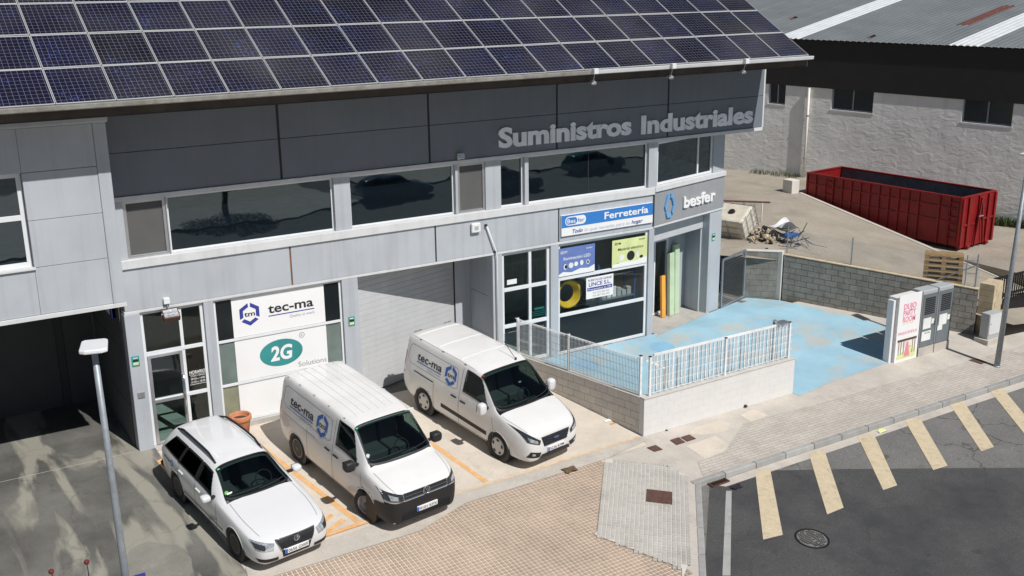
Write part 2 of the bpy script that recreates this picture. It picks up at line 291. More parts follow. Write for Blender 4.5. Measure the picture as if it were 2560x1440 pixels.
# ------------------------------------------------------------------ mesh helpers
class MB:
    def __init__(s): s.v = []; s.f = []; s.m = []
    def quad(s, a, b, c, d, mi=0):
        n = len(s.v); s.v += [tuple(a), tuple(b), tuple(c), tuple(d)]; s.f.append((n, n+1, n+2, n+3)); s.m.append(mi); return s
    def poly(s, pts, mi=0):
        n = len(s.v); s.v += [tuple(p) for p in pts]; s.f.append(tuple(range(n, n+len(pts)))); s.m.append(mi); return s
    def hexa(s, p, mi=0):     # p: bottom 4 counter-clockwise from above, then top 4
        n = len(s.v); s.v += [tuple(q) for q in p]
        for f in ((3, 2, 1, 0), (4, 5, 6, 7), (0, 1, 5, 4), (1, 2, 6, 5), (2, 3, 7, 6), (3, 0, 4, 7)):
            s.f.append(tuple(n+i for i in f)); s.m.append(mi)
        return s
    def box(s, x0, y0, z0, x1, y1, z1, mi=0):
        return s.hexa([(x0, y0, z0), (x1, y0, z0), (x1, y1, z0), (x0, y1, z0), (x0, y0, z1), (x1, y0, z1), (x1, y1, z1), (x0, y1, z1)], mi)
    def obox(s, o, ax, ay, az, mi=0):
        o, ax, ay, az = map(Vector, (o, ax, ay, az))
        return s.hexa([o, o+ax, o+ax+ay, o+ay, o+az, o+ax+az, o+ax+ay+az, o+ay+az], mi)
    def bar(s, a, b, w, h, mi=0, up=(0, 0, 1)):   # rectangular bar from a to b
        a, b = Vector(a), Vector(b); d = (b-a).normalized(); up = Vector(up)
        sd = d.cross(up)
        if sd.length < 1e-4: sd = d.cross(Vector((1, 0, 0)))
        sd.normalize(); u = sd.cross(d)
        return s.obox(a-sd*w/2-u*h/2, sd*w, b-a, u*h, mi)
    def prism(s, pts, vec, mi=0):
        n = len(s.v); k = len(pts); vec = Vector(vec)
        s.v += [tuple(p) for p in pts] + [tuple(Vector(p)+vec) for p in pts]
        s.f.append(tuple(range(n+k-1, n-1, -1))); s.f.append(tuple(range(n+k, n+2*k))); s.m += [mi, mi]
        for i in range(k): j = (i+1) % k; s.f.append((n+i, n+j, n+k+j, n+k+i)); s.m.append(mi)
        return s
    def tube(s, pts, r, n=8, mi=0, cap=True):
        pts = [Vector(p) for p in pts]; rings = []; prev = None
        for i, p in enumerate(pts):
            d = (pts[min(i+1, len(pts)-1)]-pts[max(i-1, 0)]).normalized()
            if prev is None:
                a = d.orthogonal().normalized()
            else:
                a = (prev - d*prev.dot(d)).normalized()
            prev = a; b = d.cross(a); rr = r[i] if isinstance(r, (list, tuple)) else r
            st = len(s.v)
            for k in range(n):
                t = 2*math.pi*k/n; s.v.append(tuple(p+a*math.cos(t)*rr+b*math.sin(t)*rr))
            rings.append(st)
        for i in range(len(rings)-1):
            for k in range(n):
                j = (k+1) % n; s.f.append((rings[i]+k, rings[i]+j, rings[i+1]+j, rings[i+1]+k)); s.m.append(mi)
        if cap:
            s.f.append(tuple(rings[0]+k for k in range(n-1, -1, -1))); s.f.append(tuple(rings[-1]+k for k in range(n))); s.m += [mi, mi]
        return s
    def lathe(s, prof, o=(0, 0, 0), ax=(0, 0, 1), n=24, mi=0):   # prof: (radius, height)
        o = Vector(o); ax = Vector(ax).normalized(); a = ax.orthogonal().normalized(); b = ax.cross(a); rings = []
        for r, h in prof:
            st = len(s.v); rings.append(st)
            for k in range(n):
                t = 2*math.pi*k/n; s.v.append(tuple(o+ax*h+a*math.cos(t)*r+b*math.sin(t)*r))
        for i in range(len(prof)-1):
            for k in range(n):
                j = (k+1) % n; s.f.append((rings[i]+k, rings[i]+j, rings[i+1]+j, rings[i+1]+k)); s.m.append(mi)
        if prof[0][0] > 0.001: s.f.append(tuple(rings[0]+k for k in range(n-1, -1, -1))); s.m.append(mi)
        if prof[-1][0] > 0.001: s.f.append(tuple(rings[-1]+k for k in range(n))); s.m.append(mi)
        return s
    def grid(s, fn, us, vs, mi=0, keep=None, mif=None):
        st = len(s.v); nv = len(vs)
        for u in us:
            for v in vs: s.v.append(tuple(fn(u, v)))
        for i in range(len(us)-1):
            for j in range(nv-1):
                if keep and not keep((us[i]+us[i+1])/2, (vs[j]+vs[j+1])/2): continue
                s.f.append((st+i*nv+j, st+(i+1)*nv+j, st+(i+1)*nv+j+1, st+i*nv+j+1)); s.m.append(mif(i, j) if mif else mi)
        return s
    def add(s, verts, faces, mi=0):
        n = len(s.v); s.v += [tuple(p) for p in verts]; s.f += [tuple(n+i for i in f) for f in faces]; s.m += [mi]*len(faces); return s
    def mesh(s, name, mats, smooth=False, loc=(0, 0, 0)):
        me = bpy.data.meshes.new(name); l = Vector(loc)
        me.from_pydata([tuple(Vector(p)-l) for p in s.v], [], s.f)
        for m in (mats if isinstance(mats, (list, tuple)) else [mats]): me.materials.append(MT(m))
        me.polygons.foreach_set('material_index', s.m)
        if smooth: me.polygons.foreach_set('use_smooth', [True]*len(s.f))
        me.update(); return me
    def build(s, name, mats, parent=None, smooth=False, bevel=0, loc=None, fix=False):
        # the object's own origin sits at loc (the parent's origin when it has one)
        if parent is not None: l = Vector(parent['_l']) if '_l' in parent else Vector((0, 0, 0))
        else: l = Vector(loc or (0, 0, 0))
        me = s.mesh(name, mats, smooth, l)
        if fix:
            bm = bmesh.new(); bm.from_mesh(me); bmesh.ops.recalc_face_normals(bm, faces=bm.faces); bm.to_mesh(me); bm.free()
        o = bpy.data.objects.new(name, me); COL.objects.link(o)
        if parent is not None:
            o.parent = parent; o['_l'] = tuple(l)
        else: o.location = l; o['_l'] = tuple(l)
        if bevel:
            b = o.modifiers.new('bevel', 'BEVEL'); b.width = bevel; b.segments = 2; b.limit_method = 'ANGLE'
        return o
def thing(name, label, cat, loc=(0, 0, 0), group=None, kind=None):
    o = bpy.data.objects.new(name, None); COL.objects.link(o); o.location = loc; o['_l'] = tuple(loc); o.empty_display_size = .2
    return tag(o, label, cat, group, kind)
def tag(o, label=None, cat=None, group=None, kind=None):
    if label: o['label'] = label
    if cat: o['category'] = cat
    if group: o['group'] = group
    if kind: o['kind'] = kind
    return o
def struct(name, mb, m, **k):
    o = mb.build(name, m, **k); o['kind'] = 'structure'; return o
def inst(src, parent=None, mw=None, name=None):      # a copy that shares mesh data
    c = src.copy(); COL.objects.link(c)
    if parent is not None: c.parent = parent
    return c
def onmesh(name, me, parent, loc, rot=None):
    o = bpy.data.objects.new(name, me); COL.objects.link(o); o.parent = parent
    if parent is not None and '_l' in parent: loc = Vector(loc)-Vector(parent['_l'])
    o.location = loc
    if rot: o.rotation_euler = rot
    return o
# ------------------------------------------------------------------ lettering
TCACHE = {}
def text2d(s, bold=0.0, shear=0.0, space=1.0):       # flat outline with a cap height of about 1; returns verts, faces, width
    k = (s, bold, shear, space)
    if k in TCACHE: return TCACHE[k]
    cu = bpy.data.curves.new('t', 'FONT'); cu.body = s; cu.size = 1.0; cu.offset = bold; cu.shear = shear; cu.resolution_u = 3; cu.space_character = space
    ob = bpy.data.objects.new('t', cu); COL.objects.link(ob)
    dg = bpy.context.evaluated_depsgraph_get(); me = bpy.data.meshes.new_from_object(ob.evaluated_get(dg))
    vs = [(v.co.x, v.co.y) for v in me.vertices]; fs = [tuple(p.vertices) for p in me.polygons]
    bpy.data.objects.remove(ob); bpy.data.meshes.remove(me); bpy.data.curves.remove(cu)
    x0 = min(v[0] for v in vs); x1 = max(v[0] for v in vs)
    r = ([((x-x0), y/.70) for x, y in vs], fs, (x1-x0)); TCACHE[k] = r; return r
def put_text(mb, s, fn, x, y, h, w=None, bold=0.0, shear=0.0, mi=0, align='L', space=1.0, both=None):
    """lay the words on a surface fn(x, y): left/centre at x, baseline y, cap height h, total width w"""
    vs, fs, tw = text2d(s, bold, shear, space)
    sx = (w/tw) if w else h*.72
    W_ = tw*sx; ox = x - (W_/2 if align == 'C' else W_ if align == 'R' else 0)
    mb.add([fn(ox+vx*sx, y+vy*h) for vx, vy in vs], fs, mi); return W_
def extr_text(mb, s, fn, x, y, h, w, bold, mi=0, depth=.05):
    vs, fs, tw = text2d(s, bold); sx = w/tw
    n = len(vs); A = [fn(x+vx*sx, y+vy*h, 0) for vx, vy in vs]; B = [fn(x+vx*sx, y+vy*h, depth) for vx, vy in vs]
    from collections import Counter
    ed = Counter()
    for f in fs:
        for i in range(len(f)): ed[(f[i], f[(i+1) % len(f)])] += 1
    faces = [tuple(n+i for i in f) for f in fs]
    for (a, b) in list(ed):
        if (b, a) not in ed: faces.append((a, b, n+b, n+a))
    mb.add(A+B, faces, mi)
def poly_clip(mb, pts, fn, mi=0): mb.poly([fn(x, y) for x, y in pts], mi)
def hex_logo(mb, fn, cx, cy, R_, th, mi=0):
    def pt(r, a): return (cx+r*math.cos(a)*.95, cy+r*math.sin(a))
    ri = R_-th
    for s in range(3):
        c = math.radians(150+120*s)                       # the corner in the middle of each piece
        a0, a1 = c-math.radians(60), c+math.radians(60)
        e = .13
        def lerp(p, q, t): return (p[0]+(q[0]-p[0])*t, p[1]+(q[1]-p[1])*t)
        o0, oc, o1 = pt(R_, a0), pt(R_, c), pt(R_, a1); i0, ic, i1 = pt(ri, a0), pt(ri, c), pt(ri, a1)
        poly_clip(mb, [lerp(o0, oc, e), oc, ic, lerp(i0, ic, e)], fn, mi)
        poly_clip(mb, [oc, lerp(o1, oc, e), lerp(i1, ic, e), ic], fn, mi)
# ================================================================== THE SETTING
def P3(x, y, dz=0): return (x, y, zg(y)+dz)
def R3(x, y, dz=0): return (x, y, zg(y)-.12+dz)             # road level, a kerb's height below the pavement
def sheet(name, pts, m, dz, fn=P3, sub=1):
    mb = MB(); mb.poly([fn(x, y, dz) for x, y in pts]); return struct(name, mb, m)
def strips(name, xs, ys, m, dz, fn=P3):
    mb = MB(); mb.grid(lambda x, y: fn(x, y, dz), xs, ys)
    for i, f in enumerate(mb.f): mb.f[i] = tuple(reversed(f)) if False else f
    return struct(name, mb, m)
# terrain far below everything, out to the horizon
mb = MB(); mb.quad((-700, -700, -3.2), (700, -700, -3.2), (700, 700, -3.2), (-700, 700, -3.2)); struct('ground', mb, 'yard_ground')
strips('road', [-90, 0, 120], [-90, -30, 6.05, 10, 17.31, 20.2], 'asphalt_old', 0, R3)
# newer, darker asphalt laid against the old
def rd(x, y): return hit((x, y), (0, -.1, 1), (0, YF, -.12))
bx = [(1775, 1200), (1832, 1180.5), (1906, 1177), (2100, 1173), (2328, 1171), (2560, 1169.5), (2700, 1169)]
far = [rd(*q) for q in bx]
pts = [(v.x, v.y) for v in far] + [(60, far[-1].y-1), (60, -8), (-3, -8), (13.4, 14.4)]
pts = [(v.x, v.y) for v in far] + [(34, 14.9), (34, 7), (7.2, 7), (13.2, 14.25)]
mb = MB(); mb.poly([R3(x, y, .004) for x, y in pts]); struct('road_patch', mb, 'asphalt_new')
# pavement: one base sheet, kerb along the road and round the corner
KA, KB = (15.62, 17.31), (8.0, 8.07)                        # corner of the kerb and a point down the side street
dK = Vector((KB[0]-KA[0], KB[1]-KA[1], 0)).normalized()
mb = MB(); mb.poly([P3(-60, 8.07), P3(KB[0], KB[1]), P3(KA[0], KA[1]), P3(30.6, 17.31), P3(60, 17.31), P3(60, YF), P3(-60, YF)])
struct('pavement', mb, 'pavement_concrete')
mb = MB(); mb.poly([(-60, YF, 0), (24.0, YF, 0), (25.6, 26.3, 0), (25.6, 44, 0), (-60, 44, 0)]); struct('pavement_behind', mb, 'stained_concrete')
# kerb stones
kerb = thing('kerb', None, None, (KA[0], KA[1], zg(17.3)), kind='structure')
me_k = MB().box(0, -.15, -.20, .985, 0, .012).mesh('kerb_stone', 'kerb_stone')
def lay_kerb(a, d, n, flip=1):
    d = Vector((d[0], d[1], 0)).normalized(); ang = math.atan2(d.y, d.x)
    for i in range(n):
        p = Vector((a[0], a[1], 0))+d*i*1.0
        q = p+d; o = onmesh('kerb_stone', me_k, kerb, (p.x, p.y, zg(p.y)), (0, 0, 0))
        sl = (zg(q.y)-zg(p.y)); o.rotation_euler = (0, -math.atan2(sl, 1.0), ang)
        b = o.modifiers.new('bevel', 'BEVEL'); b.width = .02; b.segments = 2
lay_kerb((15.45, 17.31), (1, 0), 25)
lay_kerb((KA[0]-.02+dK.x*9.0, KA[1]+dK.y*9.0), (-dK.x, -dK.y), 9)
# concrete gutter strip along the kerb
sheet('gutter_strip', [(15.9, 17.15), (40, 17.15), (40, 16.88), (16.2, 16.88)], 'pavement_concrete', .006, R3)
sheet('gutter_line', [tuple(rd(*q)[:2]) for q in ((1815, 1228), (1829, 1228), (1826, 1440), (1806, 1440))], 'white_paint', .010, R3)
# left forecourt: stained grey concrete; parking bays: warm concrete
sheet('stained_apron', [(-30, 12), (3.2, 12), (5.15, 17.5), (5.3, 18.4), (4.95, YF-.02), (-30, YF-.02)], 'stained_concrete', .004)
sheet('parking_apron', [(5.3, 18.55), (8.9, 18.55), (10.3, 19.0), (15.6, 19.12), (15.75, 19.6), (14.9, YF-.02), (4.97, YF-.02)], 'apron_concrete', .008)
sheet('patched_slab', [tuple(gd(*q)[:2]) for q in ((313, 1400), (325, 1372), (370, 1355), (440, 1365), (478, 1395), (482, 1425), (460, 1470), (330, 1470))], 'patched_concrete', .010)
# blue painted forecourt of the shop, spilling a little over the pavement
sheet('blue_forecourt', [(15.95, 19.75), (21.12, 19.75), (21.12, 19.55), (21.16, 19.35), (22.6, 19.55), (25.3, 19.72), (27.7, 21.4), (26.3, 24.45), (26.2, YF-.02), (15.0, YF-.02)], 'blue_paint', .008)
mb = MB(); mb.poly([(23.66, YF-.02, .002), (26.2, YF-.02, .002), (26.05, 25.0, .004), (25.35, 25.86, .004), (23.75, 25.4, .004), (20.3, YF+.02, .004), (20.1, YF-.02, .002)]); struct('blue_forecourt_end', mb, 'blue_paint')
mb = MB(); mb.poly([(20.12, YF-.25, zg(YF-.25)+.012), (20.4, YF-.12, .010), (23.1, 25.22, .010), (23.1, 28.6, .010), (20.12, 28.6, .010)]); struct('shop_threshold', mb, 'concrete_floor')
# circles painted over two covers in the blue
for i, (px, r) in enumerate((((1462, 912), .42), ((1655, 868), .40))):
    c = gd(*px); mb = MB(); mb.poly([P3(c.x+r*math.cos(t*math.pi/12), c.y+r*math.sin(t*math.pi/12), .012) for t in range(24)]); struct('painted_cover', mb, 'blue_disc')
# sandy patches on the pavement
for px in (((1722, 1085), (1740, 1068), (1800, 1052), (1826, 1060), (1822, 1075), (1790, 1085), (1755, 1088)), ((1850, 1038), (1885, 1024), (1920, 1038), (1880, 1056))):
    sheet('sandy_patch', [tuple(gd(*q)[:2]) for q in px], 'apron_concrete', .005)
sheet('pavement_patch', [tuple(gd(*q)[:2]) for q in ((1715, 1115), (1790, 1090), (1840, 1125), (1765, 1150))], 'apron_concrete', .004)
# painted bay lines
def line_px(name, pts, m='orange_paint', dz=.013, fn=gd, zf=P3):
    mb = MB(); mb.poly([zf(v.x, v.y, dz) for v in (fn(*q) for q in pts)]); o = mb.build(name, m); return o
bays = [('the white estate car and the black-bumpered van', ((834, 1283), (842, 1279), (899, 1307), (888, 1309)), None)]
def bay_line(a, b, w, label):
    a, b = Vector((*a, 0)), Vector((*b, 0)); d = (b-a).normalized(); n = Vector((-d.y, d.x, 0))*w/2
    mb = MB(); mb.poly([P3(v.x, v.y, .030 if abs(d.x) > .7 else .013) for v in (a-n, b-n, b+n, a+n)]); o = mb.build('bay_line', 'orange_paint' if 'faded' not in label else 'faded_paint', loc=P3(a.x, a.y)); tag(o, label, 'road marking', 'painted bay lines')
bay_line((7.93, 19.36), (7.15, 23.6), .13, 'orange painted line between the estate car and the black-bumpered van')
bay_line((11.19, 19.50), (10.65, 23.6), .13, 'orange painted line between the two white vans')
bay_line((6.75, 19.20), (8.15, 19.28), .12, 'orange painted line along the front of the hatched strip beside the estate car')
bay_line((8.6, 19.30), (15.72, 19.53), .085, 'long faded orange line along the front of the vans towards the white wall')
bay_line((4.98, 23.9), (5.12, 22.2), .30, 'worn orange paint patch on the ground by the glass door')
for px, lb in ((((803, 1305), (826, 1285), (835, 1291), (806, 1314)), 'orange hatch stripe nearest the estate car headlight'), (((802, 1338), (853, 1297), (867, 1303), (806, 1343)), 'lower orange hatch stripe beside the front line')):
    tag(line_px('hatch_stripe', px), lb, 'road marking')
# yellow bars on the road
bars = [((1888, 1180), (1925, 1172), (1957, 1338), (1908, 1350)), ((2022, 1135), (2060, 1123), (2109, 1270), (2068, 1287)), ((2145, 1093), (2183, 1082), (2243, 1214), (2208, 1226)), ((2262, 1052), (2298, 1043), (2369, 1165), (2333, 1176)), ((2375, 1013), (2408, 1003), (2485, 1118), (2453, 1129)), ((2473, 975), (2504, 968), (2592, 1074), (2560, 1084))]
nth = ['first yellow hatch bar on the road, nearest the drain grate', 'second yellow hatch bar on the road from the drain grate', 'third yellow hatch bar on the road, next to the pale litter strip', 'fourth yellow hatch bar on the road from the drain grate', 'fifth yellow hatch bar on the road, last but one towards the right', 'sixth yellow hatch bar, cut by the right edge of the photo']
for b, lb in zip(bars, nth):
    tag(line_px('hatch_bar', b, 'yellow_paint', .010, rd, R3), lb, 'road marking', 'yellow hatch bars')
# ------------------------------------------------------------------ paving tiles: every tile four raised pads
def tile_mesh(nm, m, n=2, s=.20):
    mb = MB(); c = s/n
    for i in range(n):
        for j in range(n):
            x0, y0 = i*c+.009, j*c+.009; x1, y1 = (i+1)*c-.009, (j+1)*c-.009
            b = .004
            mb.hexa([(x0, y0, 0), (x1, y0, 0), (x1, y1, 0), (x0, y1, 0), (x0+b, y0+b, .012), (x1-b, y0+b, .012), (x1-b, y1-b, .012), (x0+b, y1-b, .012)])
    return mb, mb.mesh(nm, m)
def inpoly(x, y, P):
    r = False; j = len(P)-1
    for i in range(len(P)):
        if (P[i][1] > y) != (P[j][1] > y) and x < (P[j][0]-P[i][0])*(y-P[i][1])/(P[j][1]-P[i][1])+P[i][0]: r = not r
        j = i
    return r
def tiled(name, poly, ang, m, s=.20, org=(0, 0), jm='tile_joint', lift=0.0, need=3):
    base = MB(); base.poly([P3(x, y, .004+lift) for x, y in poly]); b = struct(name, base, jm)
    mb0, me = tile_mesh('paving_tile', m, 2, s); ca, sa = math.cos(ang), math.sin(ang)
    xs = [p[0] for p in poly]; ys = [p[1] for p in poly]; cand = []
    for i in range(-80, 80):
        for j in range(-80, 80):
            ux, uy = i*s, j*s
            c = [(org[0]+ca*(ux+a)-sa*(uy+d), org[1]+sa*(ux+a)+ca*(uy+d)) for a, d in ((0, 0), (s, 0), (s, s), (0, s))]
            cx, cy = sum(q[0] for q in c)/4, sum(q[1] for q in c)/4
            if not (min(xs) < cx < max(xs) and min(ys) < cy < max(ys)): continue
            if sum(inpoly(q[0], q[1], poly) for q in c) < need: continue
            v = Vector((cx, cy, zg(cy)))-CPOS; X = 1280+FPX*v.dot(CR)/v.dot(CF); Y = 720-FPX*v.dot(CU)/v.dot(CF)
            vis = -20 < X < 2580 and Y < 1450
            cand.append((not vis, v.length, c[0]))
    cand.sort(key=lambda t: t[:2])
    rest = MB(); tl = math.atan(.1)
    Rm = Matrix.Rotation(tl, 4, 'X') @ Matrix.Rotation(ang, 4, 'Z')
    for k, (nv, d, c) in enumerate(cand):
        loc = Vector(P3(c[0], c[1], .004+lift))
        if k < 300:
            o = onmesh('paving_tile', me, b, loc); o.rotation_euler = Rm.to_euler()
        else:
            rest.add([Rm @ Vector(v)+loc for v in mb0.v], mb0.f)
    if rest.v: r = rest.build('paving_tiles', m, b); r['kind'] = 'stuff'
    return b
tiled('brown_paving', [(5.75, 18.5), (8.95, 18.5), (10.3, 18.97), (14.25, 19.06), (12.27, 16.68), (12.1, 16.62), (13.0, 14.7), (12.2, 13.75), (9.2, 13.75), (4.2, 15.2)], 0.0, 'tile_brown', org=(5.75, 18.5-.2*40), need=1)
tiled('grey_paving', [(14.28, 19.08), (15.35, 18.1), (15.55, 17.55), (13.32, 14.85), (12.75, 14.4), (13.05, 14.75), (12.16, 16.58), (12.30, 16.66)], math.atan2(-dK.y, -dK.x), 'tile_grey', org=(14.28, 19.08), jm='tile_joint_grey', lift=.020, need=2)
sheet('concrete_band', [(5.2, 18.40), (8.95, 18.44), (10.3, 18.92), (14.3, 19.03), (15.75, 19.3), (15.8, 19.52), (10.2, 19.36), (8.3, 19.12), (5.3, 18.95)], 'pavement_concrete', .024)
# pavement slabs further along (too fine to pick apart): scored into the material
def slab_mat():
    m = MATS['pavement_concrete'].copy(); m.name = 'pavement_slabs'; MATS['pavement_slabs'] = m
    t = m.node_tree; N = t.nodes; L = t.links; b = N['Principled BSDF']; lk = b.inputs['Base Color'].links[0].from_socket
    g = N.new('ShaderNodeNewGeometry'); br = N.new('ShaderNodeTexBrick'); L.new(g.outputs['Position'], br.inputs['Vector'])
    br.inputs['Scale'].default_value = 1; br.inputs['Brick Width'].default_value = .4; br.inputs['Row Height'].default_value = .1; br.inputs['Mortar Size'].default_value = .008
    br.inputs['Color1'].default_value = (1, 1, 1, 1); br.inputs['Color2'].default_value = (.86, .86, .87, 1); br.inputs['Mortar'].default_value = (.5, .48, .46, 1)
    mx = N.new('ShaderNodeMix'); mx.data_type = 'RGBA'; mx.blend_type = 'MULTIPLY'; mx.inputs[0].default_value = .8; L.new(lk, mx.inputs[6]); L.new(br.outputs[0], mx.inputs[7]); L.new(mx.outputs[2], b.inputs['Base Color'])
slab_mat()
sheet('pavement_slabs', [(15.9, 17.34), (34, 17.34), (34, 18.55), (22.0, 18.75), (18.6, 18.85), (17.2, 18.0), (16.2, 17.9)], 'pavement_slabs', .007)
# ------------------------------------------------------------------ covers and grates
def plate(px, label, fn=gd, zf=P3, th=.012, m='rust_plate', dz=.008):
    q = [fn(*p) for p in px]; loc = zf(q[0].x, q[0].y)
    mb = MB(); mb.prism([zf(v.x, v.y, dz) for v in q], (0, 0, th)); o = mb.build('inspection_cover', m, loc=loc, fix=True, bevel=.004)
    return tag(o, label, 'cover')
def zpx(ox, oy, s, L_): return [(ox+x/s, oy+y/s) for x, y in L_]
plate([(1616.7, 1226.3), (1614.6, 1257.5), (1680.7, 1265), (1680.7, 1233.8)], 'large rusty rectangular cover set in the grey paving', dz=.026, th=.018)
plate(zpx(1540, 900, 5.539, ((425, 1220), (535, 1275), (648, 1245), (550, 1183))), 'single square rusty cover nearest the orange line end', th=.010)
plate(zpx(1540, 900, 5.539, ((745, 1115), (840, 1182), (960, 1145), (870, 1075))), 'left one of the pair of square rusty covers by the white wall', th=.010)
plate(zpx(1540, 900, 5.539, ((893, 1075), (985, 1135), (1110, 1095), (1015, 1038))), 'right one of the pair of square rusty covers by the white wall', th=.010)
plate(zpx(2060, 700, 5.12, ((1850, 1030), (2010, 1085), (2085, 1055), (1940, 1008))), 'small rusty cover on the pavement by the right lamp post', th=.010)
plate(zpx(1600, 440, 3.6, ((855, 1100), (900, 1090), (965, 1105), (920, 1120))), 'small grey floor drain cover at the blue forecourt corner by the mesh gate', th=.010, m='galvanised')
# round manhole
c = rd(2030, 1347); n_ = Vector((0, -.1, 1)).normalized()
mh = thing('manhole_cover', 'round patterned iron manhole cover in the dark asphalt', 'manhole', R3(c.x, c.y))
mb = MB(); mb.lathe([(.0, .012), (.325, .012), (.33, .004)], R3(c.x, c.y), n_, 36); mb.build('lid', 'asphalt_old', mh)
mb = MB(); mb.lathe([(.335, .003), (.335, .016), (.375, .016), (.38, .003)], R3(c.x, c.y), n_, 36); mb.build('frame_ring', 'black_steel', mh)
mb = MB(); rr = random.Random(3)
for i in range(-6, 7):
    for j in range(-6, 7):
        x, y = i*.048+(.024 if j % 2 else 0), j*.048
        if math.hypot(x, y) > .30 or rr.random() < .08: continue
        a = rr.random()*3
        for k in range(2):
            d = Vector((math.cos(a+k*1.3), math.sin(a+k*1.3), 0))*.018; p = Vector(R3(c.x+x, c.y+y, .014))
            mb.bar(p-d, p+d, .010, .010)
mb.build('raised_pattern', 'black_steel', mh)
# storm drain grate
gq = [rd(*p) for p in zpx(1660, 934, 2.844, ((285, 770), (345, 812), (465, 770), (390, 732)))]
gr = thing('storm_drain', 'rusty slotted storm drain grate at the kerb corner', 'drain', R3(gq[0].x, gq[0].y))
mb = MB(); mb.poly([R3(v.x, v.y, .010) for v in gq]); mb.build('pit', 'soil', gr)
def lerp3(a, b, t): return a+(b-a)*t
for k in range(9):
    t = (k+.5)/9; a = lerp3(gq[0], gq[3], t); b = lerp3(gq[1], gq[2], t)
    mb = MB(); mb.bar(R3(a.x, a.y, .018), R3(b.x, b.y, .030), .014, .03); mb.build('grate_bar', 'rust_plate', gr)
mb = MB()
for i in range(4):
    a, b = gq[i], gq[(i+1) % 4]; mb.bar(R3(a.x, a.y, .02), R3(b.x, b.y, .02), .025, .04)
mb.build('grate_frame', 'rust_plate', gr)
# litter
def litter(px, m, label, s=.12, fn=gd, zf=P3, seed=1):
    r = random.Random(seed); c = fn(*px); mb = MB(); n = 6
    mb.grid(lambda u, v: (c.x+(u-.5)*s*1.6+r.uniform(-.1, .1)*s, c.y+(v-.5)*s+r.uniform(-.1, .1)*s, zf(c.x, c.y+(v-.5)*s)[2]+.012+r.uniform(0, .35)*s*.5), [i/4 for i in range(5)], [i/4 for i in range(5)])
    o = mb.build('litter', m, loc=zf(c.x, c.y)); tag(o, label, 'litter')
litter((2204, 1079), 'sign_lime', 'flat pale green wrapper lying on the road by the third yellow bar', .16, rd, R3, 2)
litter((2256, 1035), 'paper', 'crumpled white paper in the gutter by the kerb', .12, rd, R3, 3)
litter((2274, 1036), 'ink_black', 'crumpled black bag in the gutter beside the white paper', .12, rd, R3, 4)
litter((1840, 1219), 'ink_black', 'flat dark scrap on the road beside the storm drain', .18, rd, R3, 5)
litter((1519, 1053), 'paper', 'white scrap of paper on the concrete at the foot of the block wall', .12, gd, P3, 6)
litter((1425, 1178), 'wood_dark', 'dry brown palm frond scrap lying on the brown paving', .22, gd, lambda x, y, d=0: P3(x, y, d+.02), 8)
litter((1531, 1060), 'orange_card', 'small orange scrap at the foot of the block wall', .08, gd, P3, 7)
# ================================================================== THE MAIN BUILDING
BLD = thing('industrial_building', 'long grey industrial unit with strip windows, glazed ground floor and solar panels on its roof', 'building', (4.6, YF, 0))
class Fr:                                   # a wall plane: s along it, d into the building, z up
    def __init__(s, o, a): s.o = Vector((o[0], o[1], 0)); s.a = Vector((a[0], a[1], 0)).normalized(); s.b = Vector((-s.a.y, s.a.x, 0))
    def __call__(s, u, d, z): return s.o+s.a*u+s.b*d+Vector((0, 0, z))
    def box(s, mb, u0, d0, z0, u1, d1, z1, mi=0):
        return mb.hexa([s(u0, d0, z0), s(u1, d0, z0), s(u1, d1, z0), s(u0, d1, z0), s(u0, d0, z1), s(u1, d0, z1), s(u1, d1, z1), s(u0, d1, z1)], mi)
FA = Fr((0, YF), (1, 0))
CA = (20.08, YF); CBv = Vector((23.66-20.08, 25.44-YF, 0)); CL = CBv.length
FC = Fr(CA, CBv)
def wallbox(name, F, u0, d0, z0, u1, d1, z1, m, par=None, bevel=.006):
    mb = MB(); F.box(mb, u0, d0, z0, u1, d1, z1); return mb.build(name, m, par or BLD, bevel=bevel)
def window(F, u0, u1, z0, z1, us=(), zs=(), gm=None, d=.05, fw=.06, name='window', m='frame_white', par=None, fd=.07, default='dark_glass', omit=()):
    """frame with mullions at us and transoms at zs; gm[(col,row)] = material of the pane"""
    us = sorted(us); zs = sorted(zs)
    mb = MB(); F.box(mb, u0, d, z0, u0+fw, d+fd, z1); F.box(mb, u1-fw, d, z0, u1, d+fd, z1)
    F.box(mb, u0+fw, d+.002, z0, u1-fw, d+fd, z0+fw); F.box(mb, u0+fw, d+.002, z1-fw, u1-fw, d+fd, z1)
    for u in us: F.box(mb, u-fw/2, d+.004, z0+fw, u+fw/2, d+fd, z1-fw)
    for z in zs: F.box(mb, u0+fw, d-.006, z-fw*.55, u1-fw, d+fd-.004, z+fw*.55)
    fo = mb.build(name, m, par or BLD, bevel=.004)
    U = [u0+fw]+sum([[u-fw/2, u+fw/2] for u in us], [])+[u1-fw]; Z = [z0+fw]+sum([[z-fw*.55, z+fw*.55] for z in zs], [])+[z1-fw]
    for i in range(0, len(U), 2):
        for j in range(0, len(Z), 2):
            k = (i//2, j//2)
            if k in omit: continue
            pm = MB(); F.box(pm, U[i]-.004, d+fd*.5, Z[j]-.004, U[i+1]+.004, d+fd*.5+.012, Z[j+1]+.004)
            pm.build('pane', (gm or {}).get(k, default), fo)
    return fo
